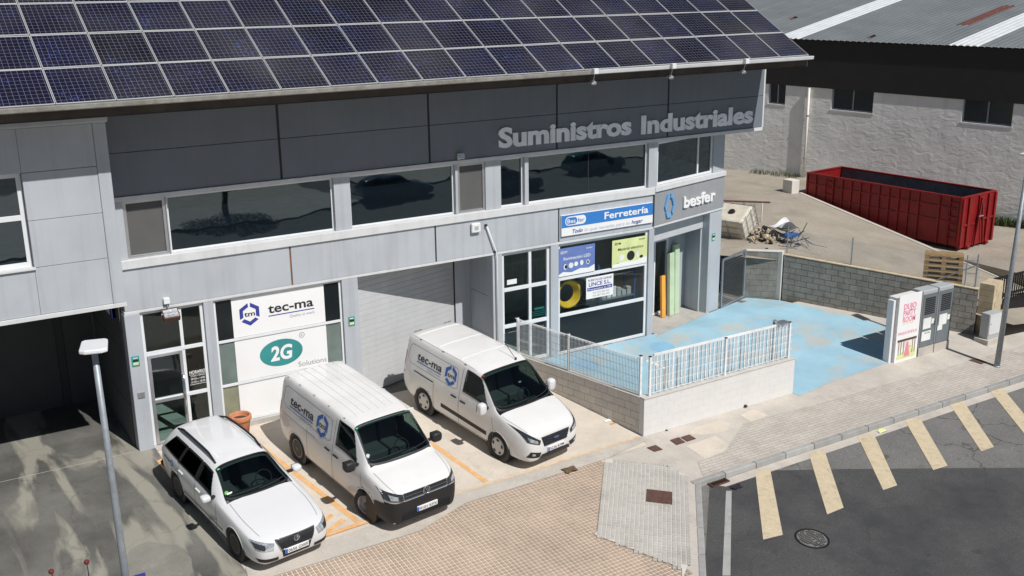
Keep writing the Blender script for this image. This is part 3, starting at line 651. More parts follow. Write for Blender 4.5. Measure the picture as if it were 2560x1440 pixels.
# upper parapet panels, four-metre bays in two courses
BX = [4.62, 8.59, 12.60, 16.57, 20.52, 24.36]
for i in range(5):
    for z0, z1 in ((6.11, 7.072), (7.084, 8.30)):
        wallbox('wall_panel', FA, BX[i]+.03, 0, z0, BX[i+1]-.03, .2, z1, 'panel_grey')
for x in BX[1:-1]: wallbox('panel_joint', FA, x-.032, .035, 6.10, x+.032, .19, 8.3, 'joint_dark', bevel=0)
wallbox('panel_end_trim', FA, 24.325, -.012, 6.10, 24.39, .21, 8.25, 'trim_light')
# light rim over the windows, strip windows, posts, sill
wallbox('window_head', FA, 4.62, -.035, 6.0, 24.34, .22, 6.098, 'trim_light')
for a, b, us, mt in ((4.86, 5.80, (), 'screen_mesh'), (5.83, 9.90, (), None), (10.34, 13.33, (), None), (13.41, 14.25, (), 'screen_mesh'), (14.74, 15.50, (), None), (15.63, 19.84, (), None)):
    d = .03 if mt else .10
    w = window(FA, a, b, 4.655, 5.99, us, (), {(0, 0): mt} if mt else None, d=d, fw=.07 if mt else .045, m='aluminium' if mt else 'frame_white')
wallbox('mullion', FA, 17.73, .128, 4.69, 17.75, .135, 5.95, 'joint_dark', bevel=0)
for a, b in ((4.62, 4.855), (5.803, 5.828), (9.902, 10.338), (13.332, 13.408), (14.252, 14.738), (15.502, 15.628), (19.842, 20.17)):
    wallbox('window_post', FA, a, -.004, 4.655, b, .22, 5.998, 'panel_plain')
wallbox('window_sill', FA, 4.62, -.07, 4.44, 20.06, .23, 4.652, 'trim_light', bevel=.012)
SX = [4.62, 8.66, 12.68, 16.62, 20.04]
for i in range(4):
    wallbox('wall_panel', FA, SX[i]+.022, -.02, 3.445, SX[i+1]-.022, .2, 4.436, 'panel_plain')
for x, m in ((8.66, 'joint_rust'), (12.68, 'joint_dark'), (16.62, 'joint_dark'), (20.04, 'joint_dark')):
    wallbox('panel_joint', FA, x-.024, .0, 3.44, x+.024, .19, 4.43, m, bevel=0)
wallbox('lintel_rail', FA, 4.62, -.026, 3.375, 20.06, .24, 3.44, 'trim_light')
# ground-floor piers
for a, b, d0 in ((4.60, 4.95, -.06), (6.43, 6.67, -.02), (9.96, 10.40, -.02), (14.42, 14.73, -.02), (16.35, 16.62, -.02), (19.91, 20.11, -.02)):
    wallbox('pier', FA, a, d0, -.12, b, .28, 3.372, 'panel_plain', bevel=.01)
# left glazed entrance
dr = window(FA, 4.955, 6.425, .02, 3.37, (5.88,), (2.32, 1.14), None, name='glazed_entrance', default='clear_glass', fw=.075, omit=((0, 0), (0, 1)))
# its door leaf, a touch proud of the frame
dl = window(FA, 5.03, 5.84, .04, 2.28, (), (1.12,), None, d=.015, fw=.07, name='door', default='clear_glass', m='aluminium')
mb = MB(); mb.tube([FA(5.80, -.05, .75), FA(5.80, -.05, 1.72)], .018, 10); mb.tube([FA(5.80, .02, .82), FA(5.80, -.05, .82)], .012); mb.tube([FA(5.80, .02, 1.65), FA(5.80, -.05, 1.65)], .012); mb.build('handle', 'chrome', dl, smooth=True)
wallbox('door_sill', FA, 4.95, -.25, -.09, 6.43, .25, .018, 'concrete_floor')
# big shop window with the white printed sheet
gmw = {(c, 2): 'black_film' for c in (0, 2)}; gmw.update({(0, 1): 'frosted_glass', (2, 1): 'frosted_glass', (0, 0): 'olive_film', (2, 0): 'olive_film', (1, 0): 'sign_white', (1, 1): 'sign_white', (1, 2): 'sign_white'})
bw = window(FA, 6.675, 9.955, .14, 3.37, (), (2.28, 1.14), {(0, 0): 'olive_film', (0, 1): 'frosted_glass', (0, 2): 'black_film'}, fw=.055)
wallbox('plinth', FA, 6.67, -.05, -.12, 9.96, .26, .135, 'concrete_floor')
wallbox('plinth', FA, 14.74, .02, -.1, 16.35, .26, .02, 'concrete_floor')
# garage: a sectional door set slantwise in a recess
GF = Fr((10.40, 24.83), (13.90-10.40, 25.87-24.83)); GL = math.hypot(3.5, 1.04)
gdr = thing('garage_door', 'wide ribbed light grey garage door set back at a slant behind the nearest-to-shop van', 'door', GF(0, 0, 0))
nrib = 22
for k in range(nrib):
    z0 = .02+k*3.4/nrib; z1 = .02+(k+1)*3.4/nrib
    mb = MB(); GF.box(mb, 0, .0, z0+.002, GL, .05, z1-.002); mb.build('door_slat', 'shutter_grey', gdr, bevel=.004)
mb = MB(); GF.box(mb, 0, .03, 0, GL, .06, 3.43); mb.build('backing', 'shutter_grey', gdr)
mb = MB(); GF.box(mb, GL, -.03, 0, GL+.06, .08, 3.43); mb.build('guide_rail', 'joint_dark', gdr)
wallbox('garage_jamb', FA, 13.93, 1.28, -.05, 14.44, 1.5, 3.44, 'panel_plain')
RW = Fr((14.42, 25.83), (0, -1))                       # the return wall of the recess, seen from the left
for z0, z1 in ((-.05, .98), (.99, 2.12), (2.13, 3.43)):
    mb = MB(); mb.box(14.43, YF+.29, z0, 14.62, 25.9, z1); mb.build('wall_panel', 'panel_plain', BLD, bevel=.004)
mb = MB(); mb.box(10.41, YF+.25, 3.435, 14.43, 26.2, 3.55); mb.build('recess_ceiling', 'panel_grey', BLD)
# shop entrance and window
window(FA, 14.735, 16.345, .03, 3.37, (15.69,), (2.28, 1.2), None, name='glazed_entrance', default='clear_glass', fw=.09)
window(FA, 16.625, 19.905, .0, 3.37, (), (2.31, 1.2), {(0, 0): 'black_film'}, default='shop_glass', fw=.085)
# slanting corner: fascia, windows over it, entrance recess and corner column
wallbox('corner_fascia', FC, .0, -.03, 3.46, CL+.0, .2, 4.50, 'fascia_grey', bevel=.01)
wallbox('corner_ledge', FC, -.03, -.075, 4.503, CL+.03, .22, 4.66, 'trim_light', bevel=.012)
window(FC, .16, 3.06, 4.67, 5.97, (2.3,), (), None, d=.06, fw=.07)
wallbox('window_post', FC, 3.062, .0, 4.662, CL-.02, .3, 6.0, 'panel_plain')
wallbox('fascia_edge', FC, -.005, -.034, 3.40, CL+.002, .19, 3.458, 'trim_light')
wallbox('corner_column', FC, CL-.70, -.005, -.05, CL-.01, .42, 3.398, 'panel_plain', bevel=.012)
# rolled shutter box and sliding door deep in the recess
rs = wallbox('shutter_box', FC, .03, .25, 2.86, CL-.71, .33, 3.39, 'shutter_grey')
DF = Fr((20.12, 25.75), (2.95, .55)); 
window(DF, 0, 1.9, .03, 2.55, (.62, 1.24), (), None, d=.0, fw=.07, name='sliding_door', default='shop_glass')
mb = MB(); DF.box(mb, 1.9, .0, .02, 3.05, .15, 3.4); mb.build('recess_wall', 'panel_plain', BLD)
mb = MB(); mb.box(22.86, 25.55, .02, 22.98, 28.6, 3.4); mb.build('recess_wall', 'panel_plain', BLD)
mb = MB(); mb.box(20.11, YF+.3, .02, 20.17, 25.8, 3.4); mb.build('recess_wall', 'panel_plain', BLD)
mb = MB(); DF.box(mb, 0, .05, 2.55, 1.9, .15, 3.4); mb.build('recess_wall', 'panel_plain', BLD)
# side wall behind the column, floors and walls of the rooms, upper core
mb = MB(); mb.hexa([(23.45, 25.55, -.1), (23.64, 25.50, -.1), (25.9, 42, -.1), (25.7, 42, -.1), (23.45, 25.55, 6.2), (23.64, 25.50, 6.2), (25.9, 42, 6.2), (25.7, 42, 6.2)]); mb.build('side_wall', 'panel_plain', BLD)
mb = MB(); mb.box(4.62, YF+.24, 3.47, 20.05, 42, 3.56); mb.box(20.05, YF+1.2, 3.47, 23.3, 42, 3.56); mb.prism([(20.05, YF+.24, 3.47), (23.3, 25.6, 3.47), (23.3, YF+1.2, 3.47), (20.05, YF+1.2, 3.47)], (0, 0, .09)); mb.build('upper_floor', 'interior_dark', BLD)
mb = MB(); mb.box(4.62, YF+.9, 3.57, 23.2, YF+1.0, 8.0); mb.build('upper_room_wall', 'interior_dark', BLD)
mb = MB(); mb.box(4.62, 28.9, -.1, 23.2, 29.05, 3.46); mb.build('room_wall', 'interior_wall', BLD)
for x in (4.72, 10.05, 14.66): 
    mb = MB(); mb.box(x-.1, YF+.29, -.1, x+.0, 28.9, 3.46); mb.build('room_wall', 'interior_wall' if x > 5 else 'panel_plain', BLD)
mb = MB(); mb.box(4.74, YF+.25, -.1, 9.94, 28.88, .012); mb.build('room_floor', 'terrazzo', BLD)
mb = MB(); mb.box(14.67, YF+.26, -.1, 20.10, 28.88, .010); mb.build('room_floor', 'concrete_floor', BLD)
# stair flight seen through the left door
mb = MB()
for k in range(8): mb.box(6.2+k*.28, 26.6, .02, 6.2+(k+1)*.28, 27.9, .02+(k+1)*.17)
mb.build('stair', 'interior_wall', BLD)
# roof
SL = .56; ang_r = math.atan(SL); EY, EZ = 22.69, 8.43
mb = MB(); a, b = (EY-.02, EZ-.10), (34.5, EZ-.10+SL*(34.5-EY+.02))
mb.prism([(-34, a[0], a[1]-.05), (-34, a[0], a[1]), (-34, b[0], b[1]), (-34, 46.5, a[1]), (-34, 46.5, a[1]-.12), (-34, b[0], b[1]-.15), (-34, a[0]+.6, a[1]+.6*SL-.15)], (58.33, 0, 0)); rf = mb.build('roof', 'roof_sheet', BLD, fix=True)
for x0, x1, m in ((-34, 16.3, 'gutter_metal'), (16.31, 24.33, 'trim_light')):
    mb = MB(); mb.prism([(x0, EY-.13, EZ-.035), (x0, EY-.02, EZ-.035), (x0, EY-.02, EZ-.13), (x0, EY-.11, EZ-.13)], (x1-x0, 0, 0)); mb.build('gutter', m, rf, fix=True, bevel=.01)
    mb = MB(); mb.box(x0, EY+.12, EZ-.34, x1, EY+.2, EZ-.10); mb.build('eave_board', 'eave_shade', rf)
mb = MB(); mb.quad((-34, EY+.10, EZ-.345), (24.3, EY+.10, EZ-.345), (24.3, YF+.1, 8.302), (-34, YF+.1, 8.302)); mb.build('soffit', 'panel_grey', rf)
mb = MB(); mb.prism([(24.0, 24.8, 8.2), (24.0, 34.5, 14.3), (24.0, 44, 8.9), (24.0, 44, 6.2), (24.0, 24.8, 6.2)], (.15, 0, 0)); mb.build('gable_wall', 'panel_plain', BLD, fix=True)
# ------------------------------------------------------------------ solar modules
SA = thing('solar_array', 'rows of dark blue solar panels with silver frames covering the sloping roof', 'solar panels', (24.25, EY, EZ))
CWm, RHm = 1.155, 1.272
mb = MB(); w, h = CWm-.014, RHm-.010; e, e2, t = .015, .030, .04
for x0, y0, x1, y1 in ((0, 0, e, h), (w-e, 0, w, h), (e, 0, w-e, e2), (e, h-e2, w-e, h)): mb.box(x0, y0, 0, x1, y1, t)
me_f = mb.mesh('solar_panel', 'panel_frame')
mb = MB(); mb.box(e-.002, e2-.002, .006, w-e+.002, h-e2+.002, t-.006); me_c = mb.mesh('cell_face', 'solar_cells')
for r in range(5):
    for c in range(24):
        x = 24.25-(c+1)*CWm+.009; y = EY+.02+r*RHm*math.cos(ang_r); z = EZ-.05+r*RHm*math.sin(ang_r)
        if x < -2.6: continue
        o = onmesh('solar_panel', me_f, SA, (x, y, z), (ang_r+random.uniform(-.006, .006), random.uniform(-.006, .006), 0))
        q = bpy.data.objects.new('cell_face', me_c); COL.objects.link(q); q.parent = o
# ================================================================== NEIGHBOURING UNIT ON THE LEFT
mat('side_shaded', (.085, .088, .095), .7, var=.15)  # recess ceiling and side panels, darkened in colour to stand for shade
NB = thing('neighbouring_unit', 'projecting pale grey unit at the left edge over a dark garage recess', 'building', (4.55, 23.8, 0))
FN = Fr((0, 23.8), (1, 0))
rows = [3.90, 4.935, 5.94, 6.95, 7.86]
for k in range(4):
    z0, z1 = rows[k]+.005, rows[k+1]-.005
    wallbox('wall_panel', FN, 2.80, 0, z0, 4.28, .2, z1, 'panel_plain', NB)
wallbox('wall_panel', FN, -8, 0, 3.905, 2.795, .2, 4.93, 'panel_plain', NB); wallbox('wall_panel', FN, -8, 0, 6.955, 2.795, .2, 7.855, 'panel_plain', NB)
wallbox('wall_panel', FN, -8, 0, 4.94, .2, .2, 6.945, 'panel_plain', NB)
wallbox('pilaster', FN, 4.285, -.02, 3.90, 4.55, .75, 7.86, 'panel_plain', NB, .012)
wallbox('cornice', FN, -8, -.10, 7.865, 4.60, .6, 8.12, 'panel_plain', NB, .05)
wallbox('bottom_trim', FN, -8, -.03, 3.80, 4.56, .22, 3.897, 'trim_light', NB)
wn = window(FN, .2, 2.79, 4.94, 6.945, (1.5,), (6.0,), None, d=.16, fw=.10, par=NB)
wallbox('window_sill', FN, .2, -.05, 4.90, 2.82, .2, 4.945, 'trim_light', NB)
mb = MB(); mb.box(-8, 24.0, 3.78, 4.5, 28.6, 3.88); mb.build('recess_ceiling', 'side_shaded', NB)
mb = MB(); mb.box(-8, 28.5, -.05, 3.6, 28.6, 3.8); mb.build('garage_wall', 'shutter_shaded', NB)
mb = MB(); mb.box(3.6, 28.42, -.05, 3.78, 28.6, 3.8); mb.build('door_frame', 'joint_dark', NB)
mb = MB(); mb.box(3.79, 28.45, -.05, 4.55, 28.6, 3.8); mb.build('garage_wall', 'shutter_shaded', NB)
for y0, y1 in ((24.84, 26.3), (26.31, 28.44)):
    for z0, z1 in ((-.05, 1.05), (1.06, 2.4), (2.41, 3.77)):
        mb = MB(); mb.box(4.56, y0, z0, 4.61, y1, z1); mb.build('side_panel', 'side_shaded', NB, bevel=.004)
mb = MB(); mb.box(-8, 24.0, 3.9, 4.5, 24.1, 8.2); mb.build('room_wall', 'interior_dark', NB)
mb = MB(); mb.box(-8.1, 23.9, -.5, -8.0, 28.5, 8.2); mb.build('end_wall', 'panel_grey', NB)
# sign inside the recess
ns = thing('recess_sign', 'white sign board with red and blue print high in the dark garage recess', 'sign', (4.5, 26.2, 3.1))
mb = MB(); mb.box(4.48, 25.2, 3.15, 4.55, 26.9, 3.70); mb.build('board', 'sign_white', ns)
mb = MB(); mb.box(4.47, 25.2, 3.145, 4.552, 25.42, 3.705); mb.build('blue_edge', 'ink_navy', ns)
mb = MB(); mb.tube([(4.475, 25.9+.16*math.cos(t*.4), 3.42+.16*math.sin(t*.4)) for t in range(13)], .03, 6); mb.build('red_mark', 'lamp_red', ns)
# ================================================================== SIGNS AND FITTINGS ON THE FACADE
def fa(d): return lambda x, z, *k: Vector((x, YF-d-(k[0] if k else 0), z))
def sign(name, label, cat='sign', loc=(0, 0, 0)): return thing(name, label, cat, loc)
# big raised letters
s = sign('raised_lettering', 'large raised grey letters reading Suministros Industriales on the shaded parapet', 'lettering', (14.6, YF, 6.3))
for wd, x0, x1, zb in (('Suministros', 14.66, 19.14, 6.33), ('Industriales', 19.50, 23.90, 6.30)):
    mb = MB(); extr_text(mb, wd, fa(.01), x0, zb, .50, x1-x0, .040, depth=.035); mb.build('word', 'letter_grey', s)
# shop sign board
s = sign('shop_sign_board', 'blue and white board reading Ferreteria above the shop window', 'sign', (16.66, YF, 3.6))
mb = MB(); mb.box(16.68, YF-.075, 3.60, 19.98, YF-.022, 4.21); mb.build('board', 'sign_white', s, bevel=.004)
mb = MB(); mb.quad((16.685, YF-.079, 3.845), (19.975, YF-.079, 3.845), (19.975, YF-.079, 4.205), (16.685, YF-.079, 4.205)); mb.build('blue_field', 'sign_blue', s)
f2 = fa(.083)
mb = MB(); put_text(mb, 'Ferretería', f2, 18.18, 3.93, .20, 1.62, .022); mb.build('title', 'sign_white', s)
def rrect(cx, cz, w, h, r, n=5):
    P = []
    for qx, qz, a0 in ((1, 1, 0), (-1, 1, 90), (-1, -1, 180), (1, -1, 270)):
        for k in range(n+1):
            a = math.radians(a0+90*k/n); P.append((cx+qx*(w/2-r)+r*math.cos(a), cz+qz*(h/2-r)+r*math.sin(a)))
    return P
mb = MB(); poly_clip(mb, rrect(17.16, 4.025, .72, .26, .12), f2); mb.build('badge', 'sign_white', s)
mb = MB(); poly_clip(mb, rrect(17.02, 4.025, .38, .20, .09), fa(.086)); mb.build('badge_fill', 'sign_blue', s)
mb = MB(); put_text(mb, 'Bes', fa(.089), 16.87, 3.965, .12, .28, .012); mb.build('badge_text', 'sign_white', s)
mb = MB(); put_text(mb, 'fer', fa(.089), 17.23, 3.965, .12, .24, .0); mb.build('badge_text', 'sign_blue', s)
mb = MB(); put_text(mb, 'Todo', f2, 17.05, 3.66, .11, .36, .012, .25); mb.build('slogan', 'ink_navy', s); mb = MB(); put_text(mb, 'hogar', f2, 19.18, 3.66, .11, .42, .012, .25); mb.build('slogan', 'ink_navy', s)
mb = MB(); put_text(mb, 'lo que necesita para su', f2, 17.47, 3.66, .10, 1.66, 0, .25); mb.build('slogan', 'ink_pale', s)
# logo sign on the slanting fascia
def fc(d): return lambda x, z, *k: FC(x, -.03-d-(k[0] if k else 0), z)
s = sign('logo_sign', 'raised white letters with a blue hexagon emblem on the grey corner fascia', 'sign', FC(.6, 0, 3.6))
mb = MB(); extr_text(mb, 'besfer', fc(.01), 1.42, 3.80, .34, 1.72, .028, depth=.05); mb.build('word', 'sign_white', s)
for k, (a0, a1) in enumerate(((98, 205), (215, 290), (-52, 82))):
    def ring(a, r): 
        # pointed-top hexagon
        t = math.radians(a); k6 = math.cos(math.radians(30))/math.cos(math.radians(((a-0) % 60)-30)); return (.72+r*k6*math.cos(t)*.62, 3.985+r*k6*math.sin(t))
    aa = sorted(set([a0, a1]+[q for q in range(-60, 360, 30) if a0 < q < a1]))
    mb = MB()
    for p, q in zip(aa, aa[1:]):
        c4 = [ring(p, .42), ring(q, .42), ring(q, .27), ring(p, .27)]
        mb.prism([fc(.0)(x, z) for x, z in c4], tuple(FC.b*-.05))
    mb.build('emblem_piece', 'logo_blue', s, fix=True)
# printed sheet behind the big left window: three white fields with print
s = sign('printed_window_sheet', 'white printed sheet with a hexagon logo and a green oval covering the big window', 'sign', (7.1, YF, .2))
for z0, z1 in ((2.32, 3.31), (1.18, 2.24), (.20, 1.10)):
    mb = MB(); mb.box(7.12, YF+.068, z0, 9.50, YF+.072, z1); mb.build('sheet', 'sign_white', s)
fw_ = fa(-.064)
def wlogo(par, fn, x, z, k, m1, m2, m3):
    mb = MB(); hex_logo(mb, fn, x, z, .30*k, .105*k); mb.build('hexagon_logo', m1, par)
    mb = MB(); put_text(mb, 'tm', fn, x, z-.055*k, .12*k, .27*k, .02, align='C'); mb.build('monogram', 'ink_black', par)
wlogo(s, fw_, 7.55, 2.87, 1.0, 'ink_navy', None, None)
mb = MB(); put_text(mb, 'tec-ma', fw_, 8.02, 2.80, .23, 1.18, .020); mb.build('title', 'ink_black', s)
mb = MB(); mb.quad(fw_(8.02, 2.715), fw_(9.22, 2.715), fw_(9.22, 2.74), fw_(8.02, 2.74)); mb.build('underline', 'ink_navy', s)
mb = MB(); put_text(mb, 'Quality at work', fw_, 9.22, 2.60, .07, .66, 0, align='R'); mb.build('slogan', 'ink_grey', s)
mb = MB(); poly_clip(mb, [(8.28+.56*math.cos(t*math.pi/20), 1.73+.35*math.sin(t*math.pi/20)) for t in range(40)], fw_); mb.build('oval', 'ink_teal', s)
mb = MB(); put_text(mb, '2G', fa(-.062), 8.28, 1.55, .36, .58, .035, .12, align='C'); mb.build('oval_text', 'sign_white', s)
mb = MB(); put_text(mb, 'Solutions', fw_, 8.70, 1.26, .13, .76, 0); mb.build('name', 'ink_grey', s)
mb = MB()
for k in range(20):
    a0, a1 = k*math.pi/10, (k+1)*math.pi/10
    mb.quad(*[fw_(8.84+r*math.cos(a), 2.09+r*math.sin(a)) for r, a in ((.06, a0), (.075, a0), (.075, a1), (.06, a1))])
put_text(mb, 'R', fw_, 8.84, 2.055, .065, .05, .004, align='C'); mb.build('registered_mark', 'ink_grey', s)
mb = MB(); poly_clip(mb, [(8.85, .52), (9.15, .75), (9.48, .62), (9.48, .24), (8.85, .24)], fw_); mb.build('green_print', 'sign_grass', s)
# HORARIO notices on the doors
s = sign('opening_hours', 'white HORARIO lettering on the left entrance glass', 'notice', (5.95, YF, 1.3))
f3 = fa(-.075)
for a in (('HORARIO', f3, 5.97, 1.62, .075, .38, .015), ('LUNES A VIERNES', f3, 5.99, 1.54, .04, .34, 0), ('09:30 a 14:00', f3, 5.99, 1.46, .05, .34, .006), ('15:30 a 18:00', f3, 5.99, 1.38, .05, .34, .006)):
    mb = MB(); put_text(mb, *a); mb.build('lettering', 'sign_white', s)
mb = MB(); mb.quad(f3(5.96, 1.34), f3(6.36, 1.34), f3(6.36, 1.35), f3(5.96, 1.35)); mb.quad(f3(5.96, 1.595), f3(6.36, 1.595), f3(6.36, 1.602), f3(5.96, 1.602)); mb.build('rule', 'sign_white', s)
s = sign('opening_hours', 'faint blue HORARIO lettering on the shop entrance glass', 'notice', (15.75, YF, 1.3))
mb = MB(); put_text(mb, 'HORARIO', f3, 15.84, 1.52, .07, .34, .008); mb.build('lettering', 'sign_teal', s)
for z in (1.46, 1.40, 1.34): mb = MB(); mb.quad(f3(15.76, z), f3(16.24, z), f3(16.24, z+.008), f3(15.76, z+.008)); mb.build('rule', 'sign_teal', s)
# small notice in shop door
o = MB().box(14.93, YF+.066, 2.42, 15.25, YF+.07, 2.56).build('paper_notice', 'paper', loc=(14.93, YF, 2.4)); tag(o, 'small white notice stuck inside the upper shop door glass', 'notice')
# posters
def poster(x0, z0, x1, z1, m, label):
    s = sign('poster', label, 'poster', (x0, YF, z0)); mb = MB(); mb.box(x0, YF+.028, z0, x1, YF+.034, z1); mb.build('sheet', m, s); return s
fp = fa(-.024)
def splat(s, pts, m, n=12):
    for x, z, w, h in pts: mb = MB(); poly_clip(mb, [(x+w*math.cos(t*2*math.pi/n), z+h*math.sin(t*2*math.pi/n)) for t in range(n)], fp); mb.build('picture', m, s)
s = poster(16.64, 2.38, 17.93, 3.22, 'sign_violet', 'violet-blue poster reading Iluminacion LED at the top left of the shop window')
def words(s, L_, m):
    for t_, fn_, x, z, h, w, b in L_:
        tot = text2d(t_, b)[2]; ws_ = t_.split(' '); gap = (tot-sum(text2d(q, b)[2] for q in ws_))/max(1, len(ws_)-1)
        for q in ws_:
            wq = text2d(q, b)[2]/tot*w; mb = MB(); put_text(mb, q, fn_, x, z, h, wq, b); mb.build('lettering', m, s); x += wq+gap/tot*w
words(s, [('Iluminación LED', fp, 16.82, 2.86, .09, .95, .010), ('EDM', fp, 16.72, 3.06, .075, .22, .012), ('besfer', fp, 17.62, 3.10, .05, .22, .004)], 'sign_white')
splat(s, [(17.08, 2.68, .085, .085), (17.26, 2.70, .07, .07), (17.46, 2.71, .06, .08), (17.68, 2.70, .06, .07), (16.88, 2.66, .06, .09)], 'paper')
splat(s, [(16.90, 2.66, .04, .06), (17.68, 2.70, .035, .045)], 'ink_black')
mb = MB(); poly_clip(mb, [(16.65, 2.385), (17.92, 2.385), (17.92, 2.60), (17.7, 2.52), (17.4, 2.55), (17.1, 2.47), (16.8, 2.52), (16.65, 2.45)], fa(-.022)); mb.build('white_band', 'sign_white', s)
s = poster(18.56, 2.35, 19.88, 3.20, 'sign_lime', 'lime green poster reading Material electrico at the top right of the shop window')
words(s, [('Material eléctrico', fp, 18.78, 2.86, .085, .95, .008), ('EDM', fp, 18.66, 3.05, .07, .22, .012), ('besfer', fp, 19.56, 3.10, .05, .24, .004)], 'ink_black')
mb = MB(); poly_clip(mb, [(18.565, 2.355), (19.875, 2.355), (19.875, 2.56), (19.4, 2.47), (19.0, 2.5), (18.565, 2.46)], fa(-.022)); mb.build('white_band', 'sign_white', s)
splat(s, [(19.26, 2.66, .15, .15), (18.78, 2.44, .06, .06), (19.66, 2.58, .07, .045)], 'ink_black'); splat(s, [(18.92, 2.64, .10, .10), (19.52, 2.66, .05, .1)], 'paper')
s = poster(17.63, 1.55, 18.62, 2.20, 'sign_white', 'white poster with bold blue lettering in the middle of the shop window')
mb = MB(); put_text(mb, 'PUERTAS DE GARAJE', fp, 17.70, 2.08, .065, .86, .006); put_text(mb, 'LINCE S.L.', fp, 17.72, 1.93, .115, .80, .016); mb.build('lettering', 'ink_navy', s)
mb = MB(); mb.quad(fp(17.67, 1.79), fp(18.58, 1.79), fp(18.58, 1.89), fp(17.67, 1.89)); mb.build('blue_band', 'ink_navy', s)
mb = MB(); put_text(mb, 'Presupuestos en 24h', fa(-.021), 17.70, 1.81, .06, .84, .006); mb.build('band_lettering', 'sign_white', s)
mb = MB(); put_text(mb, 'Tel: 676 053 025', fp, 17.86, 1.69, .05, .62, .004); put_text(mb, 'Tel: 607 253 025', fp, 17.86, 1.60, .05, .62, .004); mb.build('small_lettering', 'ink_grey', s)
# green alarm plates
def alarm(F, u, z, label, d=-.028):
    s = sign('alarm_plate', label, 'sign', F(u, 0, z)); mb = MB(); F.box(mb, u-.085, d-.01, z-.12, u+.085, d, z+.12); mb.build('plate', 'sign_teal', s)
    mb = MB(); F.box(mb, u-.06, d-.014, z-.09, u+.06, d-.0105, z-.03); mb.build('yellow_field', 'sign_lime', s)
    mb = MB(); F.box(mb, u-.065, d-.014, z-.01, u+.065, d-.0105, z+.04); mb.build('dark_field', 'ink_black', s)
    mb = MB(); F.box(mb, u-.05, d-.014, z+.065, u+.05, d-.0105, z+.085); mb.build('light_field', 'paper', s)
alarm(FA, 4.74, 2.25, 'green alarm plate on the pier beside the left glass door', -.068); alarm(FA, 10.17, 2.24, 'green alarm plate on the pier beside the garage door'); alarm(FC, 3.22, 2.55, 'green alarm plate on the corner column of the shop', -.012)
mb = MB(); mb.box(4.70, YF-.085, 1.33, 4.86, YF-.06, 1.47); o = mb.build('intercom', 'aluminium', loc=(4.78, YF, 1.4), bevel=.004); tag(o, 'small metal intercom box on the pier left of the glass door', 'intercom')
# alarm siren, pole and brackets, floodlights
s = sign('alarm_siren', 'white alarm siren box on the fascia above the garage', 'siren', (13.87, YF, 4.2)); mb = MB(); mb.box(13.74, YF-.12, 4.10, 14.02, YF-.02, 4.36); mb.build('housing', 'white_metal', s, bevel=.03); mb = MB(); mb.box(13.82, YF-.128, 4.18, 13.94, YF-.121, 4.28); mb.build('grille', 'cab_grey', s)
s = sign('drain_pipe', 'thin white downpipe with a slanting top on the pier right of the garage', 'pipe', (14.45, YF, 0)); mb = MB(); mb.tube([(14.22, YF-.07, 4.24), (14.50, YF-.09, 3.48), (14.52, YF-.09, 3.3), (14.52, YF-.09, .05)], .022, 8); mb.build('pipe', 'white_metal', s, smooth=True)
for p in ((14.21, YF-.05, 4.25), (14.50, YF-.06, 3.47)):
    mb = MB(); mb.box(p[0]-.03, p[1]-.04, p[2]-.03, p[0]+.03, p[1]+.04, p[2]+.03); mb.build('bracket', 'ink_black', s)
def flood(c, label, tilt=.6, m='galvanised', s=1.0, arm=None):
    c = Vector(c); t = thing('floodlight', label, 'floodlight', c); ca, sa = math.cos(tilt), math.sin(tilt)
    r = Vector((1, 0, 0)); u = Vector((0, sa, ca)); f = Vector((0, -ca, sa))*-1
    mb = MB(); mb.obox(c-r*.14*s-u*.11*s, r*.28*s, u*.22*s, f*.10*s); mb.build('housing', m, t, bevel=.012, fix=True)
    mb = MB(); mb.obox(c-r*.12*s-u*.09*s-f*.006, r*.24*s, u*.18*s, f*.004); mb.build('lens', 'lamp_clear', t, fix=True)
    mb = MB(); mb.tube([c+r*.15*s, c+r*.15*s+f*.12*s+u*.06, c-r*.15*s+f*.12*s+u*.06, c-r*.15*s], .012, 6)
    if arm: mb.tube([c+f*.1*s, Vector(arm)], .016, 6)
    mb.build('bracket', 'pole_grey', t)
    if arm: mb = MB(); a = Vector(arm); mb.box(a.x-.07, a.y-.06, a.z-.05, a.x+.07, a.y+.05, a.z+.09); mb.build('mounting_box', 'white_metal', t, bevel=.012)
    return t
t = flood((5.62, YF-.20, 3.30), 'dark floodlight on the fascia over the left glass door', 1.0, 'rust_plate', 1.35, (5.58, YF-.05, 3.55))
flood((13.47, YF-.12, 6.22), 'small cream floodlight at the foot of the parapet above the garage', .3, 'pipe_cream', .7)
for px, lb in ((1490, 'leftmost of the three floodlights hanging from the eave'), (1685, 'middle one of the three floodlights hanging from the eave'), (1868, 'rightmost of the three floodlights hanging from the eave')):
    x = onY(px, 180-(px-1490)*.085, EY-.2).x
    flood((x+.05, EY-.02, EZ-.34), lb, 1.0, 'galvanised', .55, (x, EY-.17, EZ-.07))
